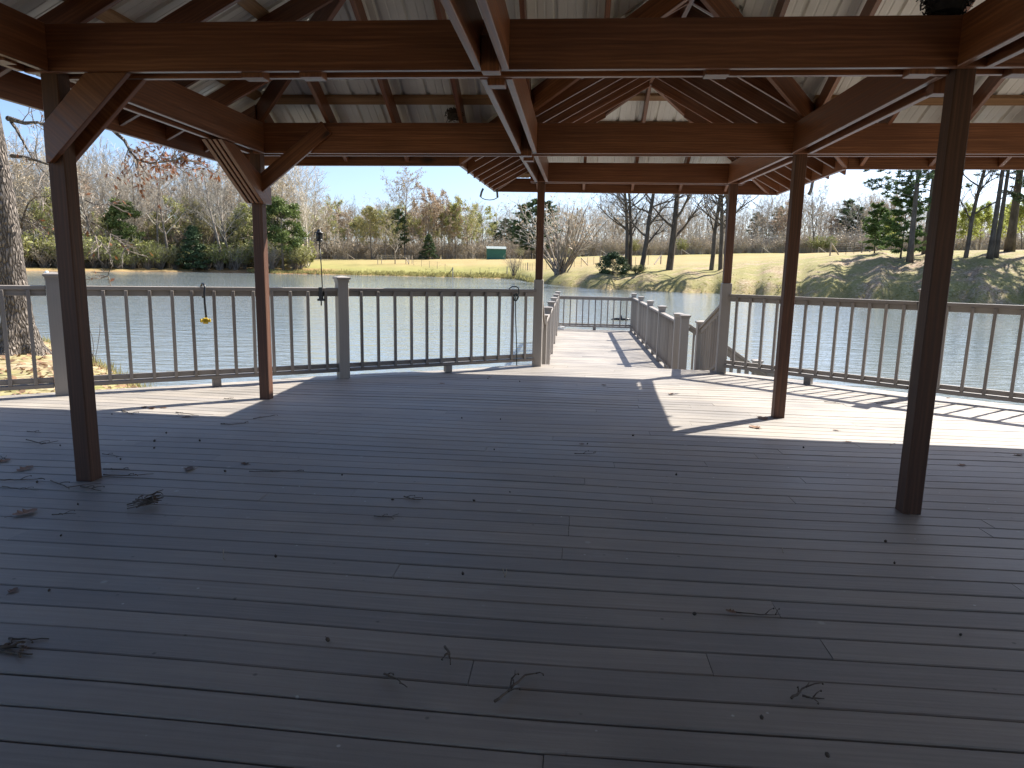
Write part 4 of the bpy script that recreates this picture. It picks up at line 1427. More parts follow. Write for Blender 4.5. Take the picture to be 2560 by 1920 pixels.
def pine_tree(H, seed, clear=.35, spread=.2, n=40, size=.34, dens=46, r0=None, top=1.0):
    """trunk, wandering limbs in whorls, needle tufts as narrow faces at the outer half of each limb"""
    random.seed(seed); mb = MB(); lf = MB(); r0 = r0 or H*.013
    bend = random.uniform(-.02, .02)*H
    tr = lambda t: Vector((bend*math.sin(t*2.2), bend*.6*math.sin(t*3), t*H))
    mb.tube([tr(k/9)+Vector((0, 0, -.2 if k == 0 else 0)) for k in range(10)], [r0*(1-.86*k/9)*(1.25 if k == 0 else 1) for k in range(10)], 8, 0)
    for i in range(n):
        t = clear+(1-clear)*(i+random.random()*.7)/n
        if t > .985: continue
        L = H*spread*math.sin(math.pi*(.30+.66*(t-clear)/(1-clear)))**.8*random.uniform(.55, 1.2)
        a = random.uniform(0, 6.28); d = Vector((math.cos(a), math.sin(a), random.uniform(-.05, .3)))
        p = tr(t); pts = [p]; q = p.copy()
        for k in range(5):
            d = (d+rnd_unit()*.22+Vector((0, 0, .06))).normalized(); q = q+d*L/5; pts.append(q.copy())
        mb.tube(pts, [max(.012, r0*.26*(1-t*.7)*(1-.8*k/5)) for k in range(6)], 4, 1, False)
        ends = []
        for k in (2, 3, 4, 5):
            ends.append(pts[k])
            for _ in range(2):
                sd = rnd_unit(); sd.z *= .4; e = pts[k]+sd*L*.24
                mb.tube([pts[k], e], [.014, .007], 3, 1, False); ends.append(e)
        for e in ends:
            for _ in range(int(dens*random.uniform(.3, 1.2))):
                v = rnd_unit(); v.z = v.z*.55+.15; rr = random.uniform(.05, .5)*size*1.5
                c = e+v*rr; aa = (v+rnd_unit()*.5).normalized(); bb = aa.cross(rnd_unit()).normalized(); s = size*random.uniform(.6, 1.2)
                lf.quad(c-aa*s*.5-bb*s*.11, c+aa*s*.5-bb*s*.07, c+aa*s*.5+bb*s*.07, c-aa*s*.5+bb*s*.11)
    return mb, lf


def shrub(H, seed, stems=26, leaves=1500, size=.13, spread=.55, leaf_from=.3):
    random.seed(seed); mb = MB(); lf = MB(); tips = []
    for i in range(stems):
        a = random.uniform(0, 6.28); d = Vector((math.cos(a)*random.uniform(.1, spread), math.sin(a)*random.uniform(.1, spread), 1)).normalized()
        L = H*random.uniform(.6, 1.05); p = Vector((random.uniform(-.1, .1)*H*.6, random.uniform(-.1, .1)*H*.6, -.1)); pts = [p]
        for k in range(6):
            d = (d+rnd_unit()*.15).normalized(); p = p+d*L/6; pts.append(p.copy())
            if k > 1:
                for _ in range(3):
                    e = (d+rnd_unit()*.8).normalized(); q = p+e*L*random.uniform(.1, .28); mb.tube([p, p.lerp(q, .5)+rnd_unit()*.04*L, q], [.012, .009, .006], 3, 1, False); tips += [q, p.lerp(q, .6)]
        mb.tube(pts, [.03*H/4*(1-.8*k/6)+.008 for k in range(7)], 4, 0, False)
    tips = [t for t in tips if t.z > leaf_from*H*.5]
    for _ in range(leaves):
        p = random.choice(tips)+rnd_unit()*random.uniform(0, .22)*H*.35; a = rnd_unit(); b = a.cross(rnd_unit()).normalized(); s = size*random.uniform(.5, 1.3)
        lf.quad(p-a*s*.5-b*s*.3, p+a*s*.5-b*s*.25, p+a*s*.5+b*s*.25, p-a*s*.5+b*s*.3)
    return mb, lf


tall = dict(kids=[15, 6, 5, 4], start=[.38, .2, .2, .15], len=[.34, .5, .5, .55])
wide = dict(kids=[12, 7, 5, 4], start=[.28, .2, .2, .15], len=[.5, .52, .5, .5], ang=[(.5, 1.1), (.4, 1.0), (.4, 1.0), (.4, 1.0)])
vase = dict(kids=[13, 7, 5, 4], start=[.16, .2, .15, .15], len=[.62, .5, .5, .5], ang=[(.3, .7), (.3, .8), (.4, .9), (.4, 1.0)], tap=[.9, .85, .85, .8, .6])
rt = dict(rmin=.016)
BARE = [Proto(*bare_tree(20, {**tall, **rt}, 0, seed=3), M_BARK, M_TWIGS, M_BUD_TAN),
        Proto(*bare_tree(20, {**wide, **rt}, 900, .12, seed=5), M_BARK, M_TWIGS, M_BUD_TAN),
        Proto(*bare_tree(20, {**tall, **rt}, 1600, .14, seed=8), M_BARK, M_TWIGS, M_BUD_TAN),
        Proto(*bare_tree(20, {**wide, **rt}, 0, seed=12), M_BARK, M_TWIGS, M_BUD_TAN)]
BIGTREE = Proto(*bare_tree(21, {**wide, **rt, 'start': [.42, .2, .2, .15], 'len': [.50, .5, .5, .5], 'kids': [18, 7, 5, 4]}, 2600, .14, seed=15, bud_spread=.5), M_BARK, M_TWIGS, M_BUD_TAN)
BUDDY = [Proto(*bare_tree(14, {**vase, **rt}, 5600, .17, seed=21, bud_spread=.7), M_BARK, M_TWIGS, M_BUD_GREEN),
         Proto(*bare_tree(14, {**vase, **rt}, 4200, .17, seed=23, bud_spread=.7), M_BARK, M_TWIGS, M_BUD_TAN),
         Proto(*bare_tree(14, {**wide, **rt}, 4200, .16, seed=25, bud_spread=.7), M_BARK, M_TWIGS, M_BUD_GREEN)]
CEDAR = Proto(*blob_tree(11.5, lambda t: 3.3*max(.02, math.sin(math.pi*(.20+t*.72)))**.6*(1.06-.30*t), 10500, .28, 31, .17, .32, .85, 90), M_BARK, M_BARK, M_CEDAR, leafname='foliage')
DARKCEDAR = Proto(*blob_tree(7, lambda t: 2.9*(1-t)**.85+.15, 8000, .28, 33, .14, .02, .55, 110, .5), M_BARK, M_BARK, M_CEDARDARK, leafname='foliage')
PINE = [Proto(*pine_tree(15, 41, .25, .24, 54, .50, 34), M_BARK, M_BARK, M_PINE, leafname='needles'),
        Proto(*pine_tree(15, 43, .16, .26, 60, .50, 32), M_BARK, M_BARK, M_PINE, leafname='needles')]
BANKPINE = [Proto(*pine_tree(17, 45, .30, .27, 38, .40, 22, .27), M_BANKBARK, M_BANKBARK, M_PINE, leafname='needles'),
            Proto(*pine_tree(20, 47, .42, .20, 30, .40, 13, .27), M_BANKBARK, M_BANKBARK, M_PINE, leafname='needles')]
YOUNGPINE = Proto(*pine_tree(6, 49, .10, .33, 44, .30, 30, .08), M_BANKBARK, M_BANKBARK, M_PINELIGHT, leafname='needles')
SHRUB = [Proto(*shrub(4.5, 51, 26, 3200, .17), M_BARK, M_TWIGS, M_SHRUB, 'stems', 'leaves'),
         Proto(*shrub(4.5, 53, 30, 1500, .15), M_BARK, M_TWIGS, M_SHRUB, 'stems', 'leaves')]
BUSH = Proto(*blob_tree(2.4, lambda t: 1.5*max(.05, math.sin(math.pi*(.25+.75*t)))**.8, 3800, .16, 57, .05, .05, .40, 60, .8), M_BARK, M_BARK, M_CEDARDARK, 'stems', 'leaves')
BARESHRUB = Proto(*shrub(5.0, 55, 34, 500, .12, .75), M_BARK, M_TWIGS, M_BUD_TAN, 'stems', 'leaves')
BRIGHT = Proto(*bare_tree(12, {**vase, **rt}, 6500, .19, seed=61, bud_spread=.7), M_BARK, M_TWIGS, M_BRIGHT, leafname='leaves')
bank = dict(levels=5, kids=[17, 7, 5, 4], start=[.17, .2, .2, .15], len=[.36, .55, .5, .5], up=[.03, .03, .05, .03, .02], ang=[(.85, 1.35), (.4, 1.0), (.4, 1.0), (.4, 1.0)], wob=[.09, .2, .22, .25, .25], rmin=.011)
BANKTREE = [Proto(*bare_tree(19, bank, 700, .07, (.10, 0), .40, 71), M_BANKBARK, M_BANKBARK, M_BUD_TAN),
            Proto(*bare_tree(19, bank, 700, .07, (.16, 0), .33, 73), M_BANKBARK, M_BANKBARK, M_BUD_TAN),
            Proto(*bare_tree(19, {**bank, 'start': [.22, .2, .2, .15]}, 700, .07, (.0, 0), .26, 75), M_BANKBARK, M_BANKBARK, M_BUD_TAN)]


def place(px, d=None, r_=None):
    """ground point on the bearing of photo column px: d metres past the far shore or r_ metres away"""
    a = math.degrees(az(px))
    if r_ is None: r_ = shore(a)+.8*math.sin(a*1.9)+.5*math.sin(a*4.1)+d
    x, y = r_*math.sin(R(a)), r_*math.cos(R(a))
    return x, y, ground(x, y), r_


random.seed(77)
USED = {}


def plant(proto, name, px, d, h, label, cat='tree', group=None, wid=1., r_=None, rz=None):
    x, y, z, rr = place(px, d, r_)
    return proto.plant(name, x, y, z-.05, h, random.uniform(0, 6.28) if rz is None else rz, label, cat, group, wid)


# -- far left wood
LW = 'bare trees crowding the far left shore'
for i, px in enumerate((-60, -10, 40, 95, 150, 215, 245, 290, 330, 352, 395, 425, 452, 500, 530, 565, 600, 640, 690, 735)):
    plant(BARE[i % 4], 'bare_tree', px+random.uniform(-9, 9), 7+random.uniform(0, 10), random.uniform(15.5, 21)-max(0, px-480)*.016, 'leafless tree in the dense wood along the far left shore', 'tree', LW)
for i, px in enumerate((130, 275, 410, 470, 512, 585, 628, 668)):
    plant(BUDDY[(0, 2)[i % 2]], 'budding_tree', px, 8+random.uniform(0, 6), random.uniform(9, 13), 'olive green budding tree in the wood along the far left shore', 'tree', 'budding trees in the far left wood')
plant(BARE[0], 'bare_tree', 556, 4.0, 20, 'slender pale leaning tree at the water edge left of the middle left post', 'tree', None, 1.1)
plant(BARE[3], 'bare_tree', 576, 4.5, 17, 'dark trunked bare tree on the shore directly behind the middle left post')
plant(BARE[2], 'bare_tree', 655, 6, 18, 'bare tree with spreading limbs just left of the round cedar')
plant(CEDAR, 'cedar_tree', 709, 3.5, 12.2, 'round green cedar on the far shore between the middle left post and the feeder', wid=1.12)
plant(DARKCEDAR, 'cedar_tree', 487, 2.5, 7.2, 'low dark green cedar at the waterline left of the middle left post', wid=1.05)
plant(CEDAR, 'cedar_tree', 318, 10, 11, 'grey green cedar half hidden in the wood right of the near left post')
plant(CEDAR, 'cedar_tree', 615, 12, 10, 'dim green cedar in the wood behind the middle left post')
for i, px in enumerate((300, 335, 372, 405, 440, 520, 548, 590, 612, 735, 752)):
    plant(SHRUB[i % 2], 'shrub', px, 2.6+random.uniform(0, 1.6), random.uniform(2.8, 4.8), 'yellow green shrub at the foot of the far left wood', 'shrub', 'green shrubs along the far left shore', 1.15)
for i, px in enumerate((-20, 30, 70, 110, 150, 190, 235, 265, 655, 680)):
    plant(SHRUB[1] if i % 3 else BARESHRUB, 'shrub', px, 4+random.uniform(0, 2.5), random.uniform(3.4, 5.2), 'grey tangle of brush at the foot of the far left wood', 'shrub', 'brushy thickets along the far left shore', 1.2)

# -- wood behind the field
CW = 'budding trees behind the field fence'
for i, px in enumerate((770, 805, 840, 868, 905, 925, 960, 985, 1015, 1045, 1060, 1090, 1120, 1140, 1165, 1185)):
    k = (BUDDY[0], BUDDY[1], BUDDY[2], BARE[2])[i % 4]
    plant(k, 'budding_tree', px+random.uniform(-6, 6), None, random.uniform(11, 14.5), 'hazy budding tree in the line behind the left part of the field', 'tree', CW, r_=184+random.uniform(0, 14))
for i, px in enumerate((782, 812, 856, 884, 940, 975, 1035, 1052, 1078, 1098, 1128, 1150, 1195, 1208)):
    plant((BARE[1], BUDDY[2], BUDDY[1], BARE[2])[i % 4], 'budding_tree', px, None, random.uniform(13.5, 16.5), 'taller hazy tree in the second row behind the left part of the field', 'tree', 'second row of trees behind the field', r_=200+random.uniform(0, 8), wid=1.1)
plant(BARE[0], 'bare_tree', 778, None, 20.5, 'tall thin bare tree rising above the wood right of the round cedar', r_=186)
plant(BARE[2], 'bare_tree', 820, None, 16.5, 'slim bare tree right of the tall thin one, above the feeder', r_=190)
plant(BARE[0], 'bare_tree', 897, None, 17, 'thin poplar like bare tree poking above the yellow budding trees', r_=196, wid=.6)
plant(BIGTREE, 'tall_tree', 1012, None, 23.0, 'tallest pink budded tree standing clear above the wood in the centre left', r_=186, wid=1.0)
plant(PINE[0], 'pine_tree', 998, None, 12.5, 'sparse pine in front of the tallest tree', r_=184, wid=.9)
plant(BUDDY[1], 'budding_tree', 1066, None, 19, 'tan and green budding tree right of the tallest tree', r_=185, wid=1.0)
plant(BUDDY[1], 'budding_tree', 1105, None, 17.7, 'slender tan budding tree second right of the tallest tree', r_=188, wid=.85)
plant(BUDDY[2], 'bare_tree', 1172, None, 16, 'round topped bare tree left of the green shed', r_=188)
plant(DARKCEDAR, 'cedar_tree', 1072, None, 6.2, 'small dark pointed evergreen at the field edge left of the shed', r_=180)
plant(BARE[1], 'bare_tree', 988, None, 9.5, 'small grey bare tree alone in the field beside the braced fence corner', r_=146, wid=1.05)
plant(BUDDY[0], 'budding_tree', 930, None, 13.0, 'broad yellow green budding tree behind the fence, left of centre', r_=182, wid=1.2)
plant(BUDDY[2], 'budding_tree', 965, None, 12.5, 'bright yellow budding tree left of the tallest tree', r_=181, wid=1.15)
for i, px in enumerate((1232, 1262, 1283)):
    plant(PINE[i % 2], 'pine_tree', px, None, (10.5, 11.5, 11)[i], ('low pine behind the left end of the shed', 'pine top showing behind the shed roof', 'dark pine just right of the shed')[i], r_=205)
plant(PINE[1], 'pine_tree', 1303, None, 14.0, 'tall dark pine left of the left post of the steps', r_=186, wid=.95)
plant(PINE[0], 'pine_tree', 1328, None, 15.5, 'tallest dark pine behind the left post of the steps', r_=188)
plant(PINE[1], 'pine_tree', 1364, None, 14.8, 'dark pine right of the left post of the steps', r_=188)
plant(BARE[0], 'bare_tree', 1252, None, 15.5, 'thin bare tree above the shed roof', r_=200, wid=.8)
plant(BARE[2], 'bare_tree', 1398, None, 14.5, 'thin bare tree right of the dark pines', r_=195, wid=.7)
plant(BUDDY[1], 'budding_tree', 1434, None, 12.6, 'rusty topped budding tree over the right part of the field', r_=190, wid=.9)
for i, px in enumerate((1225, 1275, 1300, 1290, 1420)):
    plant(BARESHRUB if i % 2 else SHRUB[1], 'shrub', px, None, (3.0, 3.4, 3.0, 3.0, 2.6)[i], 'grey brushy shrub along the field fence behind the shed', 'shrub', 'brushy shrubs by the shed', r_=178)
plant(BARESHRUB, 'bare_shrub', 1398, 8, 10.0, 'large leafless many stemmed bush on the point right of the steps post', 'shrub', None, 1.15)
plant(BARESHRUB, 'bare_shrub', 1284, 1.2, 4.2, 'small pinkish leafless bush at the waterline left of the steps post', 'shrub', None, .7)

# -- wood on the right beyond the field
RW = 'grey bare trees beyond the right hand field'
for i, px in enumerate(list(range(1450, 2240, 26))):
    k = (BARE[0], BARE[1], BARE[2], BARE[3], BUDDY[1])[i % 5]
    plant(k, 'bare_tree', px+random.uniform(-9, 9), None, random.uniform(11.5, 16), 'greyish bare tree in the distant wood beyond the right hand field', 'tree', RW, r_=196+random.uniform(0, 26))
plant(BARE[3], 'bare_tree', 2030, None, 18, 'larger forked bare tree at the distant wood edge right of the middle right post', r_=186)
for i, px in enumerate((1940, 2105, 1885, 2135)):
    plant(PINE[i % 2], 'pine_tree', px, None, (13.5, 15, 12, 13)[i], ('round topped pine in the distant wood left of the middle right post', 'broad pine crown in the distant wood left of the bank pines', 'small pine in the distant wood behind the right post of the steps', 'pine in the distant wood beside the bank pines')[i], r_=214)
for i, px in enumerate((2035, 2065, 1580, 1700)):
    plant(SHRUB[0], 'shrub', px, None, 4.2, 'pale green bush at the edge of the distant right hand wood', 'shrub', 'pale green bushes by the distant wood', r_=184)

# -- trees standing on the near right bank
BK = [(1566, 9.5, 19, 2, .0, 'straight slim grey trunked tree, left of the pair on the right bank'),
      (1575, 9.8, 18, 2, .3, 'straight slim dark trunked tree, right of the pair on the right bank'),
      (1601, 8.5, 19, 1, 0., 'dark leaning tree third from the left on the right bank'),
      (1672, 10, 20, 0, .1, 'thickest leaning tree on the right bank, flared at its foot'),
      (1777, 9.0, 19, 2, 3.3, 'slim curved tree on the bank left of the right post of the steps'),
      (1800, 9.3, 19, 2, .1, 'forked slim tree on the bank beside the right post of the steps'),
      (1812, 8.8, 18, 2, .5, 'tree on the bank mostly hidden by the right post of the steps')]
for px, d, h, k, rz, lb in BK:
    plant(BANKTREE[k], 'bank_tree', px, d, h, lb, rz=rz)
plant(BANKPINE[0], 'pine_tree', 2270, 9.5, 17, 'spreading dark pine on the right bank left of the near right post')
plant(BANKPINE[0], 'pine_tree', 2306, 17, 18, 'thick trunked pine on the right bank just left of the near right post')
plant(YOUNGPINE, 'young_pine', 2246, 12, 6.6, 'young light green pine on the right bank')
plant(YOUNGPINE, 'young_pine', 2180, 18, 5.0, 'small feathery green pine behind the fence brace')
plant(BANKTREE[2], 'bank_tree', 2408, 12, 17, 'forked bare tree on the bank just right of the near right post')
for px, d, h, lb in ((2468, 11, 18, 'slim pine trunk on the right bank, left of the close pair'), (2482, 12, 17, 'slim pine trunk on the right bank, right of the close pair'),
                     (2515, 18, 21, 'thickest pine trunk at the right edge of the picture'), (2575, 14, 16, 'dark pine at the right border of the picture')):
    plant(BANKPINE[1] if px != 2575 else BANKPINE[0], 'pine_tree', px, d, h, lb, wid=1.0 if px < 2510 else 1.5)
for i, px in enumerate((2680, 2800)):
    plant(BANKPINE[i % 2], 'pine_tree', px, (9, 10, 18, 20)[i], 18, 'pine on the right bank beyond the picture edge', 'tree', 'pines beyond the right picture edge')
for i, px in enumerate((2395, 2440, 2500, 2545, 2220, 2350)):
    plant(BRIGHT, 'spring_tree', px, None, (6.0, 6.6, 7.2, 6.8, 5, 5.4)[i], 'bright yellow green spring tree behind the pines on the right bank', 'tree', 'bright green trees behind the right bank', r_=108+8*(i % 3), wid=1.1)
plant(BUSH, 'shrub', 1532, 6.5, 2.3, 'low dark green bush at the foot of the slim pair of bank trees', 'shrub', None, 1.3)
plant(SHRUB[0], 'shrub', 1592, 6.5, 1.0, 'low patch of green briars right of the slim pair of bank trees', 'shrub', None, 2.5)

# far-off wood closing the horizon: reads as one mass
big = MB()
random.seed(5)


def merge(dst, src, x, y, z, k, rz, wid=1.0):
    c, s_ = math.cos(rz), math.sin(rz)
    v = np.array(src.v); o = np.empty_like(v)
    o[:, 0] = (v[:, 0]*c-v[:, 1]*s_)*k*wid+x; o[:, 1] = (v[:, 0]*s_+v[:, 1]*c)*k*wid+y; o[:, 2] = v[:, 2]*k+z
    b = len(dst.v); dst.v += o.tolist(); dst.f += [tuple(i+b for i in f) for f in src.f]
    dst.uv += [(0, 0)]*sum(len(f) for f in src.f); dst.mi += [0]*len(src.f)


lite = dict(levels=4, kids=[16, 7, 6], seg=[7, 4, 3, 2], sides=[5, 3, 3, 3], rmin=.022)
LITE = [bare_tree(17, {**tall, **lite}, 0, seed=91)[0], bare_tree(17, {**wide, **lite}, 0, seed=93)[0], bare_tree(17, {**vase, **lite}, 0, seed=95)[0]]
random.seed(6)
for px in range(-240, 2900, 20):
    for row in range(2):
        p_ = px+random.uniform(-13, 13)
        a = math.degrees(az(p_)); left = p_ < 770
        if left: x, y, z, r_ = place(p_, 18+row*11+random.uniform(0, 6))
        else: x, y, z, r_ = place(p_, None, 208+row*16+random.uniform(0, 10))
        h = random.uniform(10.5, 15.5) if not left else random.uniform(13, 18)
        if p_ > 2250: h *= .8
        merge(big, LITE[random.randrange(3)], x, y, z-.1, h/17, random.uniform(0, 6.28))
wo = big.build('woodland', M_TWIGS); tag(wo, 'far off mass of bare grey woodland closing the horizon', kind='stuff')
# undergrowth beneath the woods
random.seed(9)
USH = shrub(2.6, 97, 14, 420, .22, .8)
UBR = shrub(3.4, 99, 22, 110, .16, .6)


def thicket(cols, dist, rows, src, mats, kr, name, label):
    ug = MB()
    for px in cols:
        for row in range(rows):
            p_ = px+random.uniform(-7, 7); x, y, z, r_ = dist(p_, row)
            k = random.uniform(*kr); rz = random.uniform(0, 6.28)
            n0 = len(ug.f); merge(ug, src[0], x, y, z-.1, k, rz, 1.2)
            for q in range(n0, len(ug.f)): ug.mi[q] = 1
            merge(ug, src[1], x, y, z-.1, k, rz, 1.2)
    uo = ug.build(name, mats); tag(uo, label, kind='stuff')


thicket(range(-240, 762, 11), lambda p, row: place(p, 6+row*8+random.uniform(0, 4)), 2, USH, [M_SHRUB, M_TWIGS], (.9, 2.1), 'undergrowth', 'yellow green undergrowth beneath the wood along the far left shore')
thicket(range(-240, 700, 13), lambda p, row: place(p, 15+row*9+random.uniform(0, 6)), 2, UBR, [M_BUD_TAN, M_TWIGS], (1.3, 2.6), 'brush', 'grey brush between the trunks of the far left wood')
thicket(range(750, 2900, 7), lambda p, row: place(p, None, 188+row*9+random.uniform(0, 8)), 3, UBR, [M_BUD_TAN, M_TWIGS], (.8, 1.9), 'brush', 'grey brown brush beneath the woods behind the field')

# rough grass along the far shores
random.seed(15)
gr = MB()
for _ in range(3000):
    px = random.uniform(620, 1330) if random.random() < .85 else random.uniform(1330, 2600)
    d = abs(random.gauss(0, 1.6))+.15
    x, y, z, r_ = place(px, d)
    k = random.uniform(.12, .42)*(1 if px < 1330 else .4)
    for b_ in range(3):
        a = random.uniform(0, 6.28); e = Vector((math.cos(a), math.sin(a), 0))*.05; t = Vector((random.uniform(-.12, .12), random.uniform(-.12, .12), k))
        p = Vector((x+random.uniform(-.2, .2), y+random.uniform(-.2, .2), z-.02)); gr.quad(p-e, p+e, p+e*.3+t, p-e*.3+t)
for _ in range(2600):
    a = random.uniform(-60, -30.5); rn = near_shore(a); r_ = rn-abs(random.gauss(0, .8))-.05
    x, y = r_*math.sin(R(a)), r_*math.cos(R(a)); z = ground(x, y)
    for b_ in range(3):
        q = random.uniform(0, 6.28); e = Vector((math.cos(q), math.sin(q), 0))*.006; k = random.uniform(.05, .2)
        t = Vector((random.uniform(-.06, .06), random.uniform(-.06, .06), k)); p = Vector((x+random.uniform(-.1, .1), y+random.uniform(-.1, .1), z-.01)); gr.quad(p-e, p+e, p+e*.2+t, p-e*.2+t)
go = gr.build('grass', M_GRASS); tag(go, 'tufts of rough grass along the shores', kind='stuff')
# fallen leaves on the near bank
ll = MB()
for _ in range(5200):
    a = random.uniform(-62, -28); rn = near_shore(a); r_ = rn*(1-random.random()**1.3*.75)-.15
    x, y = r_*math.sin(R(a)), r_*math.cos(R(a)); z = ground(x, y)+.015
    v = rnd_unit(); v.z = abs(v.z)+1.2; v.normalize(); t = v.cross(rnd_unit()).normalized(); b_ = v.cross(t); s = random.uniform(.03, .075); p = Vector((x, y, z))
    ll.quad(p-t*s, p-b_*s*.6, p+t*s, p+b_*s*.6)
lo_ = ll.build('leaf_litter', leaf_mat('fallen_leaves', [(0, (.25, .15, .09)), (1, (.3, .19, .11))], .1)); tag(lo_, 'fallen oak leaves covering the near bank', kind='stuff')

# ------------------------------------------------------------------ the oak on the near bank
random.seed(19)
_d = ray(58, 884); _t = 5.0
while EYE+_d.z*_t > ground(_d.x*_t, _d.y*_t) and _t < 40: _t += .02
ob = Vector((_d.x*_t, _d.y*_t, ground(_d.x*_t, _d.y*_t)))
OD = math.hypot(ob.x, ob.y)
oak = empty('oak_tree', ob, 'large rough barked oak on the near left bank with brown leaves on its low branches', 'tree')
mb = MB()
prof = [(-.25, .48, -.05), (0, .39, -.05), (.15, .31, -.04), (.4, .255, -.04), (.9, .218, -.05), (1.7, .203, -.08), (2.7, .21, -.12), (3.6, .20, -.21), (5.5, .18, -.35), (8, .14, -.3), (11, .10, 0), (14, .05, .2)]
nv = 40
for k, (z, r_, dx) in enumerate(prof):
    for j in range(nv):
        q = 2*math.pi*j/nv
        fl = 1+(.34*max(0, .75-z)**1.5)*math.cos(5*q+.8)+.05*math.sin(3*q+z)+.03*math.sin(7*q+2*z)
        mb.v.append((ob.x+dx+math.cos(q)*r_*fl, ob.y+math.sin(q)*r_*fl, ob.z+z))
for k in range(len(prof)-1):
    for j in range(nv):
        j2 = (j+1) % nv
        mb.f.append((k*nv+j, k*nv+j2, (k+1)*nv+j2, (k+1)*nv+j)); mb.uv += [(0, 0)]*4; mb.mi.append(0)
to = mb.build('trunk', M_OAK, oak, True)
sub = to.modifiers.new('sub', 'SUBSURF'); sub.levels = 3; sub.render_levels = 3; sub.subdivision_type = 'CATMULL_CLARK'
tex = bpy.data.textures.new('bark_ridges', 'STUCCI'); tex.noise_scale = .16; tex.turbulence = 8
emp = bpy.data.objects.new('bark_space', None)
dm = to.modifiers.new('bark', 'DISPLACE'); dm.texture = tex; dm.strength = .035; dm.mid_level = .5; dm.texture_coords = 'LOCAL'
# limbs seen below the eaves, plus the crown above the roof
br = MB(); tw = MB(); lv = MB(); tips = []


def oak_branch(pts, r0, nk=8, L=.7, yoff=0.0):
    P_ = [depth_pt(px, py, ob.y+dy) for px, py, dy in pts]
    n = len(P_); fine = []
    for k in range(n-1): fine += wiggle(P_[k], P_[k+1], 3, .012)[:-1]
    fine.append(P_[-1]); m = len(fine)
    br.tube(fine, [max(.006, r0*(1-.85*k/(m-1))) for k in range(m)], 7)
    for c in range(nk):
        k = random.randrange(m//3, m); a = fine[k]; d = (fine[min(k+1, m-1)]-fine[k-1]).normalized()
        dd = (d+rnd_unit()*.8+Vector((0, 0, .05))).normalized(); l_ = L*random.uniform(.35, 1); q = [a]
        for s_ in range(4):
            dd = (dd+rnd_unit()*.25).normalized(); q.append(q[-1]+dd*l_/4)
            for _ in range(2):
                e = q[-1]+(dd+rnd_unit()*.9).normalized()*l_*.25; tw.tube([q[-1], e], [.004, .0025], 4, cap=False); tips.append(e)
        tw.tube(q, [.009, .007, .006, .005, .003], 5, cap=False); tips.append(q[-1])


oak_branch([(20, 296, 0), (42, 302, -.1), (62, 308, -.2), (95, 306, -.3), (112, 312, -.4), (150, 300, -.7)], .045, 9, .6)
oak_branch([(28, 305, 0), (45, 330, -.1), (62, 362, -.1), (80, 395, -.2), (100, 420, -.3), (135, 455, -.6)], .028, 7, .7)
oak_branch([(30, 390, 0), (60, 393, -.2), (95, 402, -.5), (130, 415, -.8), (170, 430, -1.2)], .035, 7, .7)
oak_branch([(54, 570, 0), (60, 540, -.1), (70, 510, -.2), (88, 492, -.3), (130, 492, -.6)], .022, 8, .5)
oak_branch([(50, 545, 0), (75, 556, -.3), (110, 566, -.6), (170, 580, -1)], .016, 8, .5)
t_low = list(tips); tips.clear()
oak_branch([(255, 300, -1.5), (290, 332, -1.5), (312, 352, -1.5), (325, 378, -1.6), (342, 398, -1.6), (375, 408, -1.7), (415, 405, -1.8), (455, 395, -1.9)], .030, 30, .55)
t_leafy = list(tips); tips.clear()
oak_branch([(216, 540, -1.4), (225, 568, -1.4), (245, 600, -1.4), (272, 630, -1.4), (282, 660, -1.4), (270, 690, -1.4)], .012, 10, .45)
oak_branch([(212, 500, -1.4), (240, 512, -1.4), (270, 512, -1.4), (290, 505, -1.4)], .010, 8, .35)
oak_branch([(228, 555, -1.4), (262, 575, -1.4), (300, 605, -1.4), (320, 625, -1.4)], .010, 8, .4)
t_low += tips


def oak_leaves(pool, n):
    for _ in range(n):
        p = random.choice(pool)+rnd_unit()*.03; a = (rnd_unit()+Vector((0, 0, -.6))).normalized(); b_ = a.cross(rnd_unit()).normalized(); s = random.uniform(.035, .07)
        for sg in (1, -1):                                       # lobed leaf of two halves
            for t0, t1, w in ((0, .3, .25), (.3, .55, .45), (.55, .8, .32), (.8, 1, .12)):
                lv.quad(p+a*s*t0*1.3, p+a*s*t1*1.3, p+a*s*(t1*1.3+.12)+b_*sg*s*w, p+a*s*(t0*1.3+.05)+b_*sg*s*w*.35)


oak_leaves(t_leafy, 330); oak_leaves(t_low, 60)
cr, _ = bare_tree(10, {**wide, 'rmin': .008}, 0, seed=101, r0=.17)
m_cr = MB(); merge(m_cr, cr, ob.x-.19, ob.y, ob.z+5.2, 1.0, .4)
br.build('low_branches', M_OAK, oak, True); tw.build('twigs', M_BARK, oak); lv.build('leaves', M_OAKLEAF, oak); m_cr.build('crown', M_BARK, oak)
# bare weed by the water
random.seed(23)
wd = MB(); wp = deck_pt(268, 905); wp = Vector((-8.25, 11.3, ground(-8.25, 11.3)))
for _ in range(9):
    a = rnd_unit(); q = [wp+Vector((random.uniform(-.1, .1), random.uniform(-.1, .1), 0))]; d = Vector((a.x*.35, a.y*.35, 1)).normalized()
    for k in range(5): d = (d+rnd_unit()*.25).normalized(); q.append(q[-1]+d*.14); e = q[-1]+(d+rnd_unit()).normalized()*.12; wd.tube([q[-1], e], [.003, .002], 3, cap=False)
    wd.tube(q, [.005]*6, 4)
o = wd.build('dry_weed', M_TWIG); tag(o, 'spindly dry weed at the water edge right of the near left post', 'weed')

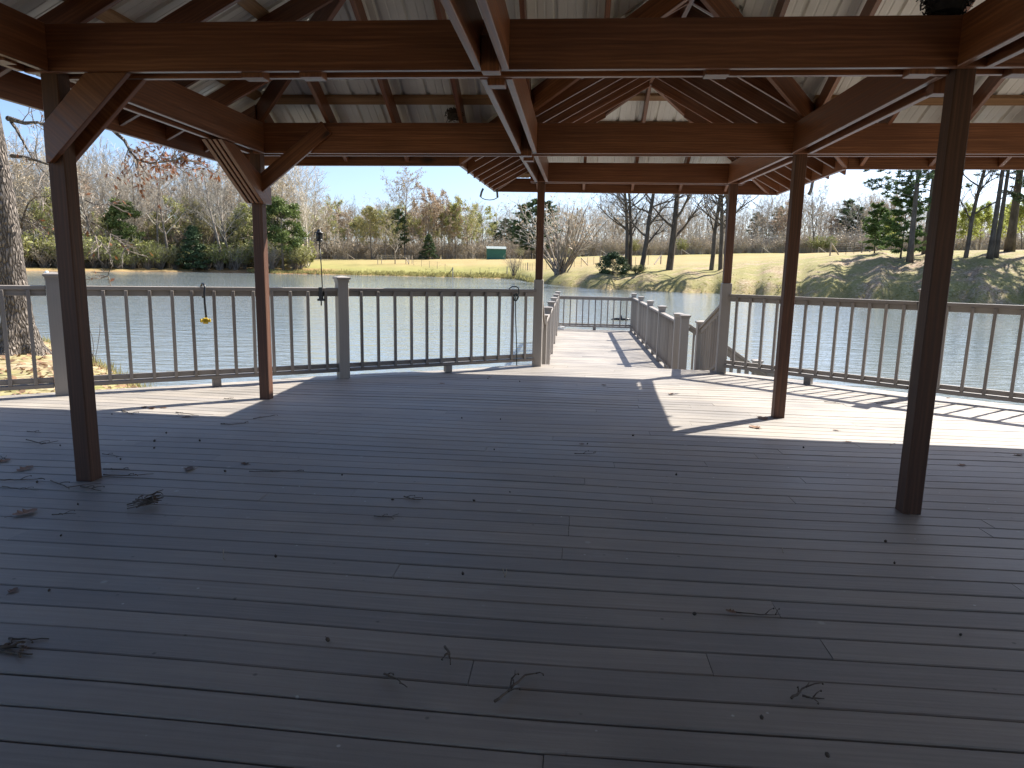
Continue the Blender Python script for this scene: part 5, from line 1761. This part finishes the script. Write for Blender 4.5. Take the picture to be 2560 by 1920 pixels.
# ------------------------------------------------------------------ shed, fences, floats
x, y, z, _ = place(1240, None, 160)
shed = empty('shed', (x, y, z), 'small dark green shed with a pale metal roof in the field', 'shed', None, az(1240)*-1+.06)
def shed_part(name, mbx, mat, parent=shed):
    o_ = mbx.build(name, mat, None); o_.parent = parent; return o_
mb = MB(); mb.box(-2.15, 2.15, 0, 2.6, -.1, 2.35)
for k in range(29): mb.box(-2.12+k*.15, -2.09+k*.15, -.012, .0, 0, 2.33)
wl = shed_part('wall', mb, M_GREEN)
mb = MB()
q = [(-2.25, -.25, 2.30), (2.25, -.25, 2.30), (2.25, 1.3, 2.86), (-2.25, 1.3, 2.86)]; q2 = [(-2.25, 2.85, 2.30), (2.25, 2.85, 2.30)]
mb.hexa([q[0], q[3], (q[3][0], q[3][1], q[3][2]+.06), (q[0][0], q[0][1], q[0][2]+.06), q[1], q[2], (q[2][0], q[2][1], q[2][2]+.06), (q[1][0], q[1][1], q[1][2]+.06)])
mb.hexa([q[3], q2[0], (q2[0][0], q2[0][1], 2.36), (q[3][0], q[3][1], 2.92), q[2], q2[1], (q2[1][0], q2[1][1], 2.36), (q[2][0], q[2][1], 2.92)])
for k in range(15):
    xx = -2.2+k*.31; mb.bar((xx, -.25, 2.375), (xx, 1.3, 2.935), .05, .03)
shed_part('roof', mb, M_SHEDROOF)
mb = MB()
for sx in (-2.151, 2.121): mb.box(sx, sx+.03, .02, 2.58, 2.352, 2.5); mb.box(sx, sx+.03, .65, 1.95, 2.5, 2.66); 
shed_part('gable', mb, M_GREEN)


def fence(pts, label, posts, h=1.25, braces=(), mat_every=6):
    """wire fence along photo columns (px, distance); braces: indices with wooden H-braces"""
    P_ = []
    for (pa, ra), (pb, rb) in zip(pts, pts[1:]):
        for k in range(posts):
            t = k/posts; x, y, z, _ = place(pa+(pb-pa)*t, None, ra+(rb-ra)*t); P_.append(Vector((x, y, z)))
    x, y, z, _ = place(pts[-1][0], None, pts[-1][1]); P_.append(Vector((x, y, z)))
    root = empty('wire_fence', P_[0], label, 'fence')
    for k, p in enumerate(P_):
        b = MB()
        if k % mat_every == 0: b.tube([p-Vector((0, 0, .2)), p+Vector((0, 0, h+.12))], .085, 8); b.build('wooden_post', M_FENCE, root)
        else: b.tube([p-Vector((0, 0, .2)), p+Vector((0, 0, h))], .03, 5); b.build('steel_post', M_STEELPOST, root)
    w_ = MB()
    for hh in (.15, .45, .75, 1.0, 1.2):
        for a, b_ in zip(P_, P_[1:]): w_.tube([a+Vector((0, 0, hh)), b_+Vector((0, 0, hh))], .008, 3, cap=False)
    w_.build('wire', M_WIRE, root)
    for k in braces:
        if k == len(P_)-1 or k > len(P_)-2: d = P_[k-1]-P_[k]
        else: d = P_[k+1]-P_[k]
        d.z = 0; d.normalize(); p = P_[k]; q = p+d*1.9; q.z = ground(q.x, q.y)
        b = MB(); b.tube([p+Vector((0, 0, h)), q+Vector((0, 0, .05))], .08, 8); b.build('brace', M_FENCE, root)
    return root


fence([(1015, 146), (1132, 118.5)], 'wire fence running down the field from a braced corner to the water', 6, 1.3, (0, 6))
fence([(1132, 117.5), (1290, 117), (1330, 112), (1452, 101), (1560, 112)], 'low wire fence along the waterside edge of the field', 7, 1.15, (21, 28))
fence([(740, 173), (1000, 178), (1330, 181), (1500, 180), (1900, 182), (2180, 172)], 'long wire fence in front of the wood along the back of the field', 12, 1.35, (6, 12, 36, 42, 48, 54))
fence([(1556, 88), (1650, 98)], 'bit of wire fence behind the slim pair of bank trees', 3, 1.2, (3,), 3)
fence([(2070, 84), (2168, 92), (2300, 98)], 'wire fence with wooden braces along the top of the right bank', 5, 1.3, (0, 5), 5)
x, y, z, _ = place(2168, None, 92)
hb = MB(); 
for dx in (-.9, .9): hb.tube([(x, y, z+1.35), (x+dx, y+.1, z-.1)], .075, 8)
hb.tube([(x, y, z-.2), (x, y, z+1.4)], .09, 8)
o = hb.build('fence_brace', M_FENCE); tag(o, 'dark braced wooden fence post in front of the small feathery pine', 'fence post')
# round bale ring / hay feeder frame around the little field tree
x, y, z, _ = place(988, None, 146)
pen = empty('tree_guard', (x, y, z), 'pale wooden rail guard round the small bare field tree', 'tree guard')
for sx, sy in ((-3.2, -1.4), (3.2, -1.4), (3.2, 1.4), (-3.2, 1.4)):
    b = MB(); b.box(x+sx-.06, x+sx+.06, y+sy-.06, y+sy+.06, z-.2, z+1.75); b.build('guard_post', M_FENCE, pen)
for hz in (.9, 1.25, 1.6):
    for sy in (-1.4, 1.4):
        b = MB(); b.bar((x-3.2, y+sy, z+hz), (x+3.2, y+sy, z+hz), .05, .09); b.build('rail', M_FENCE, pen)

# float beyond the end of the walkway
fp = Vector((0, 0, EYE))+ray(1553, 800)*((WATER+.02-EYE)/ray(1553, 800).z)
fl = empty('pond_float', fp, 'thin black float with a small fountain head on the water beyond the walkway end', 'float')
b = MB(); b.tube([fp+Vector((-.42, -.05, .02)), fp+Vector((-.2, 0, .04)), fp+Vector((.2, .0, .04)), fp+Vector((.42, .05, .02))], [.02, .05, .05, .02], 8); b.build('hull', M_BLACK, fl, True)
b = MB(); b.lathe(fp+Vector((0, 0, .06)), [(.05, 0), (.05, .05), (.025, .08), (.03, .13), (0, .14)], 10); b.build('fountain_head', M_BLACK, fl, True)
bp = Vector((0, 0, EYE))+ray(117, 686)*((WATER-EYE)/ray(117, 686).z)
b = MB(); b.lathe(bp+Vector((0, 0, 0)), [(0, -.1), (.16, -.05), (.2, .05), (.2, .32), (.14, .40), (0, .42)], 14)
o = b.build('buoy', M_WHITE, None, True); tag(o, 'small white buoy on the pond left of the near left post', 'buoy')
cp_ = Vector((-.33, 20.3, WZ+.012))
b = MB(); b.box(cp_.x-.10, cp_.x+.10, cp_.y-.05, cp_.y+.05, WZ+.002, WZ+.05); b.tube([cp_+Vector((-.14, 0, .06)), cp_+Vector((0, -.04, .075)), cp_+Vector((.14, 0, .06))], .02, 8)
o = b.build('cleat', M_WHITE); tag(o, 'white mooring cleat at the left far corner of the walkway', 'cleat')

# ------------------------------------------------------------------ light
SUN = Vector((.765*math.cos(R(46.5)), .644*math.cos(R(46.5)), math.sin(R(46.5)))).normalized()
ld = bpy.data.lights.new('sun', 'SUN'); ld.energy = 4.8; ld.angle = R(.53); ld.color = (1, .95, .87)
lo2 = bpy.data.objects.new('sun', ld); COL.objects.link(lo2)
lo2.rotation_euler = SUN.to_track_quat('Z', 'Y').to_euler(); lo2.location = (20, 15, 30)
w = bpy.data.worlds.new('World'); scene.world = w; w.use_nodes = True
nt = w.node_tree; bg = nt.nodes['Background']
sky = nt.nodes.new('ShaderNodeTexSky'); sky.sky_type = 'NISHITA'; sky.sun_disc = False
sky.sun_elevation = R(46.5); sky.sun_rotation = math.atan2(SUN.x, SUN.y)
sky.air_density = .68; sky.dust_density = 1.5; sky.ozone_density = 3.2
nt.links.new(sky.outputs[0], bg.inputs[0]); bg.inputs[1].default_value = .10

scene.view_settings.view_transform = 'Standard'; scene.view_settings.look = 'None'
scene.view_settings.exposure = 1.38; scene.view_settings.gamma = 1
scene.cycles.use_denoising = True
scene.cycles.max_bounces = 10; scene.cycles.diffuse_bounces = 6; scene.cycles.glossy_bounces = 4
scene.cycles.caustics_reflective = False; scene.cycles.caustics_refractive = False
scene.cycles.sample_clamp_indirect = 6
